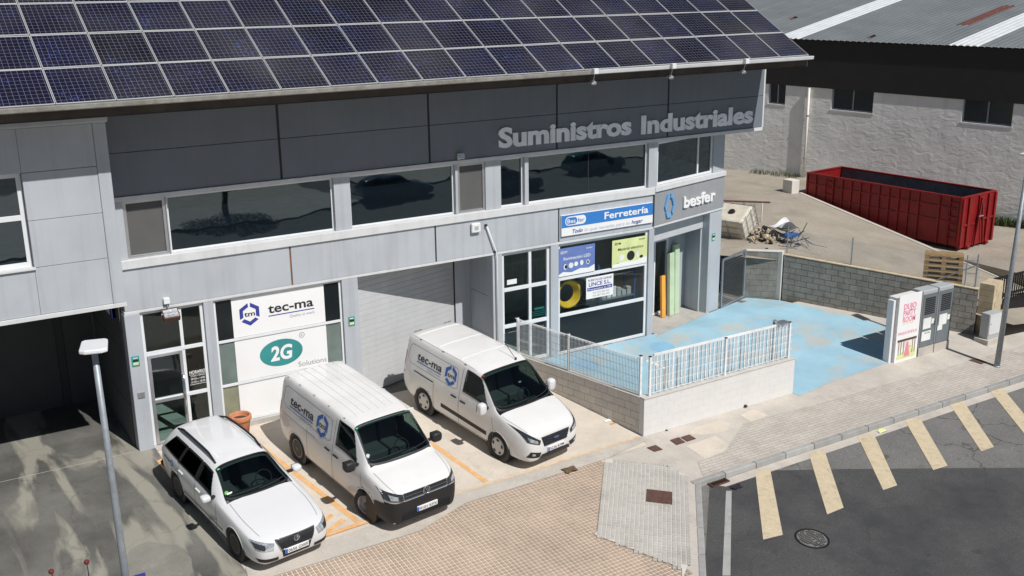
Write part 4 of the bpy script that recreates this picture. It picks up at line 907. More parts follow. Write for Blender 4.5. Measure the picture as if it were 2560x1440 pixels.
# ------------------------------------------------------------------ things in and before the shop
def card(name, base, top, w, d, m, label):
    b, t = Vector(base), Vector(top); s = thing(name, label, 'box', b); up = t-b; sd = Vector((.95, .25, 0)).normalized()*w; dp = up.cross(sd).normalized()*d
    mb = MB(); mb.obox(b, sd, -dp, up); mb.build('carton', m, s, fix=True, bevel=.004)
    mb = MB()
    for k in range(4):
        q = b+up*(.15+.22*k)+sd*.3+dp*.004; mb.quad(q, q+sd*.35, q+sd*.35+up*.05, q+up*.05)
    mb.build('print', 'ink_black', s); return s
card('tall_carton', (21.72, 25.75, .012), (21.86, 26.0, 2.05), .26, .12, 'green_card', 'tall green carton leaning in the shop entrance')
card('tall_carton', (21.98, 25.80, .012), (22.12, 26.05, 2.3), .24, .12, 'green_card', 'tallest green carton leaning against the recess wall')
card('tall_carton', (21.42, 25.72, .012), (21.52, 25.92, 1.35), .20, .08, 'orange_card', 'narrow orange carton leaning beside the green cartons')
SH = thing('display_shelf', 'blue steel shelving with goods behind the shop window', 'shelf', (16.8, 25.1, 0))
for x in (16.8, 18.35, 19.75):
    for y in (24.98, 25.5): mb = MB(); mb.box(x-.03, y-.03, .01, x+.03, y+.03, 2.4); mb.build('upright', 'blue_steel', SH)
for z in (.5, 1.25, 2.0):
    mb = MB(); mb.box(16.78, 24.96, z, 19.78, 25.52, z+.04); mb.build('shelf_board', 'galvanised', SH)
hs = thing('hose_coil', 'coil of thick yellow hose on the shelf behind the shop window', 'hose', (17.15, 25.0, 1.3))
for k in range(4):
    mb = MB(); mb.tube([(17.2+(.40-.03*k)*math.cos(t*math.pi/16), 24.86+.05*k, 1.72+(.40-.03*k)*math.sin(t*math.pi/16)) for t in range(33)], .045, 8, cap=False); mb.build('loop', 'hose_yellow', hs, smooth=True)
rr = random.Random(5)
for k in range(9):
    x = 18.0+k*.19; h = rr.uniform(.15, .35); mb = MB(); mb.box(x, 25.05, 1.291, x+.15, 25.3, 1.291+h); o = mb.build('goods_box', rr.choice(['paper', 'cab_grey', 'galvanised', 'sign_white']), loc=(x, 25.05, 1.291), bevel=.01); tag(o, 'small goods box on the shop shelf, %s from the yellow hose' % ('first second third fourth fifth sixth seventh eighth ninth'.split()[k]), 'box', 'goods on the shop shelf')
# terracotta pot
c = gd(575, 1090); c = Vector((6.93, 24.05, zg(24.05)+.008))
s = thing('flower_pot', 'empty terracotta flower pot by the left glass door', 'pot', c)
mb = MB(); mb.lathe([(.0, 0), (.17, 0), (.24, .46), (.245, .47), (.265, .47), (.275, .50), (.275, .58), (.26, .60), (.225, .60), (.21, .56), (.20, .48)], c, (0, 0, 1), 28); mb.build('pot', 'terracotta', s, smooth=True)
mb = MB(); mb.lathe([(0, .50), (.205, .49)], c, (0, 0, 1), 20); mb.build('soil', 'soil', s)
# ================================================================== LOW WALL, FENCE, GATE
def block_wall(name, label, a, b, ztop, base, m, mm, th=.2, bl=.4, bh=.2, cat='wall', gap=.008, cope=None, proud=.004, jitter=0):
    """a wall of single blocks from plan point a to b; every block is a part. base(x, y) gives the ground"""
    a, b = Vector((*a, 0)), Vector((*b, 0)); d = (b-a); Ln = d.length; d.normalize(); n = Vector((-d.y, d.x, 0))
    t = thing(name, label, cat, (a.x, a.y, base(a.x, a.y)))
    zt = (lambda u: ztop) if not callable(ztop) else ztop
    zlow = min(base(a.x, a.y), base(b.x, b.y))-.15
    rr = random.Random(len(label))
    q = [a-n*th/2, b-n*th/2, b+n*th/2, a+n*th/2]; ta, tb = zt(0), zt(Ln)
    core = MB(); o = .012; A0, B0 = a+d*.01, b-d*.01
    q = [A0-n*(th/2-o), B0-n*(th/2-o), B0+n*(th/2-o), A0+n*(th/2-o)]
    core.hexa([Vector((p.x, p.y, base(p.x, p.y)-.3)) for p in q]+[Vector((q[0].x, q[0].y, ta-.01)), Vector((q[1].x, q[1].y, tb-.01)), Vector((q[2].x, q[2].y, tb-.01)), Vector((q[3].x, q[3].y, ta-.01))]); core.build('core', mm, t)
    nr = int((max(ta, tb)-zlow)/bh)+1
    for r in range(nr):
        off = -(bl/2) if r % 2 else 0; u = off
        while u < Ln-.02:
            u0, u1 = max(u, 0)+gap/2, min(u+bl, Ln)-gap/2; u += bl
            if u1-u0 < .04: continue
            um = (u0+u1)/2; pm = a+d*um; z1 = zt(um)-r*bh-gap/2; z0 = z1-bh+gap
            if z1 < base(pm.x, pm.y): continue
            z0 = max(z0, base(pm.x, pm.y)-.05); sl = (zt(u1)-zt(u0))
            j = rr.uniform(-jitter, jitter)
            p0, p1 = a+d*u0, a+d*u1; h = th/2+j; mb = MB(); e = Vector((0, 0, 1)); s0 = (zt(u0)-zt(um)); s1 = (zt(u1)-zt(um))
            mb.hexa([p0-n*h+e*(z0+s0), p1-n*h+e*(z0+s1), p1+n*h+e*(z0+s1), p0+n*h+e*(z0+s0), p0-n*h+e*(z1+s0), p1-n*h+e*(z1+s1), p1+n*h+e*(z1+s1), p0+n*h+e*(z1+s0)])
            mb.build('block', m, t)
    if cope:
        c = MB(); h = th/2+.015
        c.hexa([Vector((p.x, p.y, z)) for p, z in zip([a-n*h, b-n*h, b+n*h, a+n*h], [ta+.001, tb+.001, tb+.001, ta+.001])]+[Vector((p.x, p.y, z)) for p, z in zip([a-n*h, b-n*h, b+n*h, a+n*h], [ta+.035, tb+.035, tb+.035, ta+.035])]); c.build('coping', cope, t, bevel=.008)
    return t, d, n
gz = lambda x, y: zg(y)
WC = (15.90, 19.60)
wf, _, _ = block_wall('low_block_wall', 'white painted low block wall facing the road pavement', (15.80, 19.60), (21.14, 19.68), .50, gz, 'block_white', 'block_white', cope='mortar_light', gap=.0024)
wl, _, _ = block_wall('low_block_wall', 'beige low block wall beside the right-hand van', (14.93, 24.28), (15.89, 19.705), .50, gz, 'block_beige', 'mortar_warm', cope='mortar_light', gap=.010)
for px in ((1666, 1077), (1865, 1015)):
    q = onY(px[0], px[1], 19.5); mb = MB(); mb.lathe([(.03, 0), (.035, 0), (.035, .06), (.028, .06), (.0, .05)], (q.x, 19.475, q.z), (0, 1, 0), 12); mb.build('drain_hole', 'soil', wf)
# welded mesh fence on the wall
def mesh_fence(name, label, a, b, z0, h, posts, wire=.10, hw=.20, tick=True):
    a, b = Vector((*a, z0)), Vector((*b, z0)); d = (b-a); Ln = d.length; d.normalize(); t = thing(name, label, 'fence', a); e = Vector((0, 0, 1)); n = Vector((-d.y, d.x, 0))
    for u in posts:
        mb = MB(); p = a+d*u; mb.box(-.03, -.03, 0, .03, .03, h+.04); mb.v = [tuple(Vector(v)+p) for v in mb.v]; mb.build('post', 'wire_white', t, bevel=.006)
        mb = MB(); mb.box(-.035, -.035, h+.041, .035, .035, h+.055); mb.v = [tuple(Vector(v)+p) for v in mb.v]; mb.build('post_cap', 'black_plastic', t)
    wm = MB().tube([(0, 0, 0), (0, 0, h-.05), (0, -.03, h-.02), (0, -.07, h+.01)] if tick else [(0, 0, 0), (0, 0, h)], .0085 if tick else .013, 5).mesh('wire', 'wire_white')
    k = int(Ln/wire); ang = math.atan2(d.y, d.x)
    for i in range(1, k):
        o = onmesh('wire', wm, t, a+d*i*wire+e*.02, (0, 0, ang))
    for j in range(int((h-.05)/hw)+1):
        z = .06+j*hw; mb = MB(); mb.tube([a+e*z-n*.005, b+e*z-n*.005], .005, 5); mb.build('rail_wire', 'wire_white', t)
    return t, a, d, n, Ln
mesh_fence('mesh_fence', 'white welded wire fence with curled top edge on the wall beside the vans', (14.95, 24.2), (15.87, 19.66), .535, 1.02, (.08, 2.05, 4.55), .05, .20)
mesh_fence('mesh_fence', 'white wire fence on the white wall facing the road', (15.98, 19.60), (21.02, 19.66), .535, 1.0, (.10, 2.62, 4.98), .05, .20, tick=False) if False else None
# sliding gate parked behind the front fence: heavy white bars
t, a, d, n, Ln = mesh_fence('mesh_fence', 'white welded wire fence on the white wall facing the road', (15.98, 19.60), (21.08, 19.675), .535, 1.0, (.06, 2.62, 4.98), .20, .20, tick=False)
sg = thing('sliding_gate', 'white sliding gate of upright bars parked behind the low white wall', 'gate', (16.5, 19.84, zg(19.84)))
for i in range(34):
    x = 16.45+i*.138; mb = MB(); mb.box(x-.018, 19.83, zg(19.84)+.12, x+.018, 19.86, 1.46); mb.build('bar', 'wire_white', sg)
for z in (zg(19.84)+.06, 1.46):
    mb = MB(); mb.box(16.35, 19.82, z, 21.0, 19.87, z+.06); mb.build('rail', 'wire_white', sg)
mb = MB(); mb.bar((16.1, 19.85, 1.40), (16.75, 19.85, 1.05), .05, .05); mb.build('brace', 'wire_white', sg)
mb = MB(); mb.box(20.62, 19.9, zg(20)+.0, 20.70, 19.98, 1.62); mb.box(20.62, 19.75, 1.52, 21.02, 19.98, 1.56); mb.build('guide_post', 'aluminium', sg)
# ------------------------------------------------------------------ mesh gate between column and block wall
mg = thing('mesh_gate', 'grey framed wire mesh gate between the shop column and the block wall', 'gate', (23.80, 25.47, .02))
A, B = Vector((23.80, 25.46, .03)), Vector((25.15, 25.82, .10)); e = Vector((0, 0, 1)); H1 = 1.62
mb = MB(); mb.bar(A, B, .06, .06); mb.bar(A+e*H1, B+e*H1, .06, .06); mb.bar(A, A+e*H1, .06, .06); mb.bar(B-e*.03, B+e*(H1+.03), .06, .06); mb.build('frame', 'galvanised', mg)
for k in range(1, 19):
    z = k*H1/19; mb = MB(); mb.tube([A+e*z, B+e*z], .008, 5); mb.build('wire', 'galvanised', mg)
# ------------------------------------------------------------------ block walls between forecourt and yard
def yard(x, y):
    if y > 33.5: return min(1.62, .45+.155*(y-25)+.11*(34.6-x)) if x < 34.6 else 1.50
    return max(-.55, min(1.62, .45+.155*(y-25)+.11*max(0, 34.6-x)))
bz = lambda x, y: zg(y)
block_wall('block_wall', 'short grey concrete block wall with light coping next to the mesh gate', (25.30, 25.98), (26.18, 25.16), 1.66, bz, 'block_grey', 'mortar', th=.2, cope='block_beige')
mb = MB(); mb.hexa([(26.08, 25.02, -.1), (26.28, 25.12, -.1), (26.20, 25.30, -.1), (26.02, 25.22, -.1), (26.08, 25.02, 1.70), (26.28, 25.12, 1.70), (26.20, 25.30, 1.70), (26.02, 25.22, 1.70)]); o = mb.build('wall_pillar', 'block_beige', loc=(26.1, 25.1, 0), bevel=.01, fix=True); tag(o, 'light concrete pillar at the corner of the two grey block walls', 'pillar')
LW = math.hypot(29.62-26.26, 19.95-25.02)
block_wall('block_wall', 'long rough grey block wall between the blue forecourt and the yard', (26.26, 25.08), (29.62, 19.95), lambda u: 1.58-.088*u, bz, 'block_grey', 'mortar', th=.22, cope='stone_beige', jitter=.004, gap=.016)
block_wall('stone_pier', 'beige stone gate pier beside the grey electricity cabinets', (29.78, 19.78), (30.55, 19.98), 1.22, bz, 'stone_beige', 'mortar', th=.45, bl=.38, bh=.2, jitter=.008, cat='pier')
# chain-link fence above the long wall
cf = thing('chain_link_fence', 'thin chain-link fence on grey posts above the long block wall', 'fence', (26.3, 25.1, 1.6))
wa, wb = Vector((26.26, 25.12, 1.6)), Vector((29.62, 19.99, 1.05)); dv = wb-wa
for u in (.015, .36, .985):
    p = wa+dv*u; mb = MB(); mb.tube([p, p+Vector((0, 0, .95 if u < .9 else 1.1))], .022, 8); mb.build('post', 'galvanised', cf)
p = wa+dv*.985
mb = MB(); mb.tube([p+Vector((0, 0, .75)), p+Vector((-.75, 1.1, .05))], .02, 6); mb.build('stay', 'galvanised', cf)
for k in range(3): mb = MB(); q = p+Vector((-.18, .25, .05+.42*k)); mb.tube([q, q+Vector((.18, -.25, 0))], .018, 6); mb.build('rung', 'galvanised', cf)
mb = MB(); q = p+Vector((-.18, .25, 0)); mb.tube([q, q+Vector((0, 0, 1.05))], .018, 6); mb.build('post', 'galvanised', cf)
mb = MB(); Lc = dv.length; dn = dv.normalized(); hh = .85; stp = .085
def wire_seg(u0, z0, u1, z1): mb.tube([wa+dn*u0+Vector((0, 0, z0)), wa+dn*u1+Vector((0, 0, z1))], .0028, 3, cap=False)
k = -int(hh/stp)-1
while k*stp < Lc:
    for sgn in (1, -1):
        u0, z0, u1, z1 = k*stp, 0.0, k*stp+hh, hh
        if sgn < 0: z0, z1 = hh, 0.0
        if u0 < 0: f_ = -u0/(u1-u0); z0 = z0+(z1-z0)*f_; u0 = 0
        if u1 > Lc: f_ = (Lc-u0)/(u1-u0); z1 = z0+(z1-z0)*f_; u1 = Lc
        if u1 > u0: wire_seg(u0, z0, u1, z1)
    k += 1
o = mb.build('wire_netting', 'galvanised', cf); o['kind'] = 'stuff'
# ------------------------------------------------------------------ cabinets and sign by the pavement
zc = zg(19.5)
tt = thing('advertising_pillar', 'white block pillar with a pink printed advertising panel', 'pillar', (25.4, 19.6, zc))
for k in range(10):
    mb = MB(); mb.box(25.36, 19.62, zc-.05+k*.208, 26.36, 19.98, zc-.05+(k+1)*.208-.006); mb.build('block', 'block_white', tt)
mb = MB(); mb.box(25.37, 19.60, zc, 26.37, 19.616, 1.60); mb.build('panel', 'sign_white', tt)
mb = MB(); mb.box(25.24, 19.70, zc, 25.34, 19.92, 1.45); mb.build('gate_track_post', 'white_metal', tt, bevel=.01)
ft = lambda x, z: Vector((x, 19.597, z))
mb = MB()
for i, wd in enumerate(('DUJO', 'PARTY', 'ROOM')): put_text(mb, wd, ft, 25.87, 1.14-i*.20, .17, .56, .03, align='C')
mb.build('pink_lettering', 'ink_pink', tt)
mb = MB(); put_text(mb, 'PARQUE DE BOLAS', ft, 25.44, .36, .085, .84, .012); mb.build('small_lettering', 'ink_pink', tt)
mb = MB(); mb.quad(*[ft(x, z) for x, z in ((25.60, .68), (26.1, .68), (26.1, .71), (25.60, .71))]); poly_clip(mb, [(25.46, -.42), (26.28, -.42), (26.28, -.12), (26.0, -.05), (25.75, -.18), (25.46, -.3)], ft); mb.build('yellow_print', 'sign_lime', tt)
f6 = lambda x, z: Vector((x, 19.594, z))
mb = MB(); mb.quad(*[ft(x, z) for x, z in ((25.46, -.12), (26.28, -.05), (26.28, .20), (25.46, .20))]); mb.build('photo_print', 'pipe_cream', tt)
mb = MB(); mb.quad(*[f6(x, z) for x, z in ((25.44, .14), (26.3, .14), (26.3, .21), (25.44, .21))])
for x in (25.50, 25.60, 25.72, 26.12, 26.22): mb.quad(*[f6(q, z) for q, z in ((x, -.28), (x+.025, -.28), (x+.025, .15), (x, .15))])
mb.build('dark_print', 'rust_plate', tt)
mb = MB(); poly_clip(mb, [(25.86, .10), (25.92, .10), (25.95, -.02), (26.02, -.36), (25.78, -.36), (25.84, -.02)], lambda x, z: Vector((x, 19.592, z))); mb.build('pink_print', 'ink_pink', tt)
for i, (x0, x1, lb) in enumerate(((26.42, 27.12, 'grey electricity cabinet with a white notice, next to the advertising pillar'), (27.16, 27.86, 'grey electricity cabinet standing further right, crossed by the lamp post shadow'))):
    c_ = thing('electricity_cabinet', lb, 'cabinet', (x0, 19.6, zc))
    mb = MB(); mb.box(x0, 19.58, zc-.05, x1, 20.02, zc+.28); mb.build('plinth', 'pavement_concrete', c_)
    mb = MB(); mb.box(x0+.005, 19.60, zc+.281, x1-.005, 20.0, 1.58); mb.build('housing', 'cab_grey', c_, bevel=.03)
    mb = MB(); mb.box(x0+.03, 19.585, zc+.30, x1-.03, 19.599, 1.46); mb.build('door', 'slate_metal', c_, bevel=.004)
    for k in range(9): mb = MB(); z = .82+k*.06; mb.box(x0+.12, 19.576, z, x1-.12, 19.584, z+.035); mb.build('louvre', 'black_steel', c_)
    mb = MB(); mb.box(x0+.10, 19.578, .36, x0+.46, 19.583, .70); mb.box(x0+.48, 19.578, .48, x0+.60, 19.583, .64)
    if i == 0: mb.box(x0+.08, 19.578, -.02, x0+.50, 19.583, .28)
    else: mb.box(x0+.06, 19.578, .20, x0+.28, 19.583, .36)
    mb.build('notice', 'paper', c_)
    mb = MB(); mb.box(x1-.09, 19.572, .42, x1-.07, 19.584, .55); mb.build('handle', 'black_steel', c_)
    if i == 0:
        mb = MB(); put_text(mb, 'URYCUSA', lambda x, z: Vector((x, 19.576, z)), x0+.20, .20, .05, .26, .006); mb.build('lettering', 'ink_black', c_)
mc = thing('meter_cabinet', 'small white meter cabinet on a concrete foot in front of the stone pier', 'cabinet', (29.2, 19.3, zg(19.3)))
mb = MB(); mb.box(29.15, 19.12, zg(19.2)-.1, 29.95, 19.62, zg(19.2)+.16); mb.build('foot', 'pavement_concrete', mc, bevel=.01)
mb = MB(); mb.box(29.25, 19.22, zg(19.2)+.161, 29.85, 19.52, zg(19.2)+.98); mb.build('housing', 'cab_grey', mc, bevel=.01)
mb = MB(); mb.box(29.27, 19.205, zg(19.2)+.30, 29.83, 19.219, zg(19.2)+.95); mb.build('door', 'trim_light', mc, bevel=.003)
mb = MB(); mb.lathe([(.0, .01), (.012, .01), (.012, 0)], (29.33, 19.2, zg(19.2)+.66), (0, -1, 0), 8); mb.build('lock', 'black_steel', mc)
# black yard gate at the right edge
yg = thing('yard_gate', 'black barred yard gate at the right edge of the photo', 'gate', (30.6, 20.1, zg(20.1)))
zb0 = zg(20.1)
mb = MB(); mb.box(30.62, 20.08, zb0+.12, 36.0, 20.12, zb0+.75); mb.build('lower_panel', 'black_steel', yg)
for z in (zb0+.08, zb0+.78, zb0+.98, 1.15): mb = MB(); mb.box(30.60, 20.06, z, 36.0, 20.14, z+.06); mb.build('rail', 'black_steel', yg)
for k in range(44): x = 30.66+k*.12; mb = MB(); mb.box(x-.012, 20.085, zb0+.84, x+.012, 20.115, 1.15); mb.build('bar', 'black_steel', yg)
# lamp post on the right pavement
pb = gd(2492, 917); lp = thing('lamp_post', 'tall grey lamp post on the right pavement, its head out of the picture', 'lamp post', P3(pb.x, pb.y))
mb = MB(); b0 = Vector(P3(pb.x, pb.y)); mb.tube([b0+Vector((0, 0, .02)), b0+Vector((.30, 0, 6.35))], [.085, .05], 16); mb.build('pole', 'pole_grey', lp, smooth=True)
mb = MB(); mb.lathe([(.10, 0), (.10, .03), (.085, .05)], b0, (0, 0, 1), 16); mb.build('base_collar', 'pole_grey', lp)
mb = MB(); mb.box(b0.x+.14, b0.y-.35, b0.z+6.3, b0.x+.46, b0.y+.22, b0.z+6.39); mb.build('lamp_head', 'white_metal', lp, bevel=.03)
# ================================================================== YARD
mb = MB(); xs = [24.0, 26, 27.5, 29, 30.5, 32, 33.4, 34.55]; ys = [19.0, 20.2, 22, 23.5, 25, 26.5, 28, 29.5, 31, 32.3, 33.5, 36, 40, 46]
def inY(x, y): return True
def wallx(y): 
    return 26.26+(25.08-y)*(29.62-26.26)/(25.08-19.95) if y < 25.08 else 24.0
mb = MB()
mb.grid(lambda y, s: (lambda x: (x, y, yard(x, y)))(max(wallx(y)-.05, 23.7)+(34.55-max(wallx(y)-.05, 23.7))*s), ys, [i/10 for i in range(11)])
struct('yard_ramp', mb, 'yard_ground', fix=True)
mb = MB(); mb.box(34.552, 8, -1.2, 42, 32.35, .385); struct('loading_lane', mb, 'yard_ground')
mb = MB(); mb.box(30.6, 17.3, -1.3, 60, 20.25, zg(18.5)-.0) if False else mb.quad((30.5, 20.0, -.46), (60, 20.0, -.46), (60, 24, -.3), (30.5, 24, -.3)); struct('gateway_ground', mb, 'pavement_concrete')
mb = MB(); mb.box(34.552, 32.36, .2, 39.5, 46, 1.50); struct('yard_terrace', mb, 'yard_ground')
mb = MB(); y0 = [20.2, 22, 23.5, 25, 26.5, 28, 29.5, 31, 32.3]
for p, q in zip(y0, y0[1:]):
    mb.hexa([(34.42, p, yard(34.5, p)-.5), (34.60, p, yard(34.5, p)-.5), (34.60, q, yard(34.5, q)-.5), (34.42, q, yard(34.5, q)-.5), (34.42, p, yard(34.5, p)+.03), (34.60, p, yard(34.5, p)+.03), (34.60, q, yard(34.5, q)+.03), (34.42, q, yard(34.5, q)+.03)])
struct('ramp_edge', mb, 'pavement_concrete')
# ------------------------------------------------------------------ roll-off container
rc = thing('roll_off_container', 'long open red steel roll-off container by the warehouse wall', 'container', (35.43, 24.97, .39))
o0 = Vector((35.43, 24.97, .39)); ay = Vector((34.79-35.43, 32.23-24.97, 0)); Lc_ = 7.29; ay.normalize(); ax = Vector((ay.y, -ay.x, 0)); Wc, Hc = 2.34, 2.11; e = Vector((0, 0, 1))
def cb(name, u0, v0, z0, u1, v1, z1, m='red_steel', bevel=0, par=rc):   # u across, v along
    mb = MB(); mb.obox(o0+ax*u0+ay*v0+e*z0, ax*(u1-u0), ay*(v1-v0), e*(z1-z0)); return mb.build(name, m, par, bevel=bevel, fix=True)
cb('floor', .06, .06, .18, Wc-.06, Lc_-.06, .24, 'grey_steel')
for u in (.45, Wc-.6): cb('skid_rail', u, .1, .0, u+.15, Lc_, .18)
cb('side_wall', 0, .06, .18, .05, Lc_-.06, Hc-.06); cb('side_wall', Wc-.05, .06, .18, Wc, Lc_-.06, Hc-.06)
cb('inner_lining', .052, .1, .25, .056, Lc_-.1, Hc-.12, 'grey_steel'); cb('inner_lining', Wc-.056, .1, .25, Wc-.052, Lc_-.1, Hc-.08, 'grey_steel')
cb('front_wall', .0, 0, .10, Wc, .06, Hc-.06); cb('rear_door', 0, Lc_-.06, .18, Wc, Lc_, Hc-.06)
for u0, v0, u1, v1 in ((-.04, 0, .07, Lc_), (Wc-.07, 0, Wc+.04, Lc_)): cb('top_rail', u0, v0, Hc-.06, u1, v1, Hc, bevel=.01)
for v0, v1 in ((-.02, .09), (Lc_-.09, Lc_+.02)): cb('top_rail', .07, v0, Hc-.06, Wc-.07, v1, Hc, bevel=.01)
nr = 16
for k in range(nr+1):
    v = .0+k*(Lc_-.09)/nr
    if k in (3, 14): continue
    cb('rib', -.05, v, .18, -.001, v+.07, Hc-.062); cb('rib', Wc+.001, v, .18, Wc+.05, v+.07, Hc-.062)
for z in (1.62, 1.08): cb('side_rail', -.035, .05, z, -.002, Lc_-.05, z+.05)
for v0 in (.10, 5.85):
    for k in range(6): cb('ladder_rung', -.07, v0, .45+k*.28, -.04, v0+.42, .48+k*.28)
    for q in (0, .40): cb('ladder_side', -.065, v0+q, .35, -.03, v0+q+.03, Hc-.1)
for u in (.0, .42, 1.1, Wc-.12-.45, Wc-.12): cb('end_rib', u, -.07, .12, u+.12, -.001, Hc-.062)
for z in (.95,): cb('end_rail', .12, -.05, z, .95, -.002, z+.08); cb('end_rail', 1.45, -.05, z+.1, Wc-.12, -.002, z+.18)
mb = MB()
for u0, u1 in ((.95, 1.2), (1.55, 1.22)): mb.bar(o0+ax*u0-ay*.10+e*.15, o0+ax*u1-ay*.10+e*(Hc-.15), .06, .06)
mb.build('hook_frame', 'red_steel', rc); mb = MB(); mb.tube([o0+ax*1.05-ay*.12+e*1.25, o0+ax*1.35-ay*.12+e*1.25], .03, 8); mb.build('hook_bar', 'galvanised', rc)
for u in (.5, Wc-.55): mb = MB(); mb.lathe([(.10, 0), (.10, .16)], o0+ax*u+ay*(-.02)+e*.10, ax, 14); mb.build('roller', 'red_steel', rc)
# kerb block and other bits on the ramp
mb = MB(); mb.box(34.05, 32.35, yard(34, 32.4)-.1, 34.5, 32.9, yard(34, 32.4)+.55); o = mb.build('concrete_block', 'block_beige', loc=(34.2, 32.5, yard(34, 32.4)), bevel=.02); tag(o, 'pale concrete block at the top end of the ramp by the red container', 'block')
# ------------------------------------------------------------------ warehouse
WD = Vector((math.cos(math.radians(111)), math.sin(math.radians(111)), 0)); WO = Vector((37.88, 35.28, 0))
class FrW(Fr):
    def __call__(s, u, d, z): return Fr.__call__(s, u, d, z-.0052*u*(10.69-z) if z > 1.6 else z)
FW = FrW((WO.x, WO.y), (-WD.x, -WD.y))        # u runs towards the camera side (to the right in the picture), d into the warehouse
WH = thing('warehouse', 'grey rough-plastered warehouse with black cladding and a corrugated roof', 'building', (WO.x, WO.y, .4))
def pu(px): 
    q = hit(px, tuple(FW.b), tuple(WO)); return (q-WO).dot(FW.a), q.z
wins = []
for (a, b, lb) in (((1922, 215), (1962, 266), 0), ((2080, 232), (2181, 281), 0), ((2408, 253), (2530, 304), 0)):
    u0, _ = pu(a); u1, _ = pu(b); wins.append((u0, u1, 4.78, 5.68))
wins.append((wins[2][1]+3.6, wins[2][1]+5.6, 4.78, 5.68))
edges = [-12]+[q for w in wins for q in w[:2]]+[40]
for i in range(0, len(edges), 2):
    mb = MB(); FW.box(mb, edges[i], 0, -1.3, edges[i+1], .3, 5.70); mb.build('wall', 'render_wall', WH)
for u0, u1, z0, z1 in wins:
    mb = MB(); FW.box(mb, u0-.001, 0.002, -1.3, u1+.001, .298, z0); mb.build('wall', 'render_wall', WH)
    window(FW, u0, u1, z0, z1+.1, ((u0+u1)/2,), (), None, d=.14, fw=.05, m='pole_grey', par=WH, default='black_film')
    mb = MB(); FW.box(mb, u0-.05, -.02, z0-.06, u1+.05, .14, z0-.002); mb.build('window_sill', 'trim_light', WH)
mb = MB(); FW.box(mb, -12, -.06, 5.705, 40, .22, 7.80); mb.build('cladding', 'cladding_dark', WH)
# corrugated roof: real waves, pale rooflights and rusty sheets as sheets of their own
rise = .20
RV = Vector((.996, .09, 0))                  # the sheets run straight back, a little skew to the wall
def wroof(u0, u1, m, d0=0.0, d1=24, lift=0, name='roof_sheet'):
    mb = MB(); n = max(4, int((u1-u0)/.055)); us = [u0+(u1-u0)*i/n for i in range(n+1)]
    ds = [d0, d0+.5, (d0+d1)/2, d1]
    mb.grid(lambda u, d: FW(u, -.18, 7.86)+RV*d+Vector((0, 0, rise*d+.035*math.sin(u*2*math.pi/.27)+lift)), us, ds); return mb.build(name, m, WH, smooth=True)
def roof_uv(px):
    a = FW.a; o = FW(0, -.18, 7.86); sl_ = FW(10, -.18, 7.86)-o; nrm = sl_.cross(RV+Vector((0, 0, rise))); q = hit(px, tuple(nrm), tuple(o))-o
    det = a.x*RV.y-a.y*RV.x; return (q.x*RV.y-q.y*RV.x)/det, (a.x*q.y-a.y*q.x)/det
sk = []
for pa, pb2 in (((2100, 35), (2115, 52)), ((2440, 84), (2490, 99))):
    a_, b_2 = sorted((roof_uv(pa)[0], roof_uv(pb2)[0])); sk.append((a_, b_2))
U = [-16]+[q for s_ in sorted(sk) for q in s_]+[40]
for i in range(0, len(U), 2):
    n = max(1, int((U[i+1]-U[i])/1.05))
    for k in range(n):
        wroof(U[i]+(U[i+1]-U[i])*k/n, U[i]+(U[i+1]-U[i])*(k+1)/n, 'corrugated', lift=.004*(k % 2))
for a, b in sk: wroof(a, b, 'corrugated_light', lift=.01, name='rooflight')
for pa, pb2, w in (((2385, 62), (2540, 16), .55), ((1975, 49), (1992, 44), .2), ((2168, 96), (2178, 93), .15)):
    (ua, da), (ub, db) = roof_uv(pa), roof_uv(pb2); um = (ua+ub)/2
    wroof(um-w/2, um+w/2, 'corrugated_rust', min(da, db), max(da, db)+.1, .014, 'rusty_sheet')
mb = MB(); FW.box(mb, -13, .05, 7.4, 40, .12, 7.84); mb.build('eave_board', 'cladding_dark', WH)
# back slope so that the building is closed
# downpipes
for u in (pu((2018, 330))[0], pu((2018, 330))[0]+12.6):
    mb = MB(); mb.tube([FW(u, -.09, 5.68), FW(u, -.09, .4 if u > 3 else 1.5)], .055, 10); mb.build('downpipe', 'pipe_cream', WH, smooth=True)
    for z in (2.4, 4.4): mb = MB(); mb.tube([FW(u, -.09, z-.03), FW(u, -.09, z+.03)], .066, 10); mb.build('pipe_clip', 'galvanised', WH)
# ------------------------------------------------------------------ weeds
def weeds(label, F, u0, u1, z, n, h, seed):
    r = random.Random(seed); mb = MB()
    for i in range(n):
        u = r.uniform(u0, u1); d = r.uniform(-.55, -.05); b = F(u, d, z); a = r.uniform(0, 6.3); hh = h*r.uniform(.4, 1); ln = Vector((math.cos(a), math.sin(a), 0)); sd = Vector((-ln.y, ln.x, 0))*.012
        m_ = b+ln*hh*.2+Vector((0, 0, hh*.6)); tp = b+ln*hh*.6+Vector((0, 0, hh*r.uniform(.6, 1)))
        mb.quad(b-sd, b+sd, m_+sd, m_-sd); mb.poly([m_-sd, m_+sd, tp])
    o = mb.build('weeds', 'leaf_weed', loc=F(u0, 0, z)); o['label'] = label; o['category'] = 'weeds'; o['kind'] = 'stuff'
uw = pu((2490, 590))[0]
weeds('green weeds at the foot of the warehouse wall right of the red container', FW, uw-.4, uw+1.6, .385, 420, .55, 1)
weeds('thin grass tufts along the warehouse wall left of the red container', FW, -2.6, -.1, 1.50, 160, .3, 2)
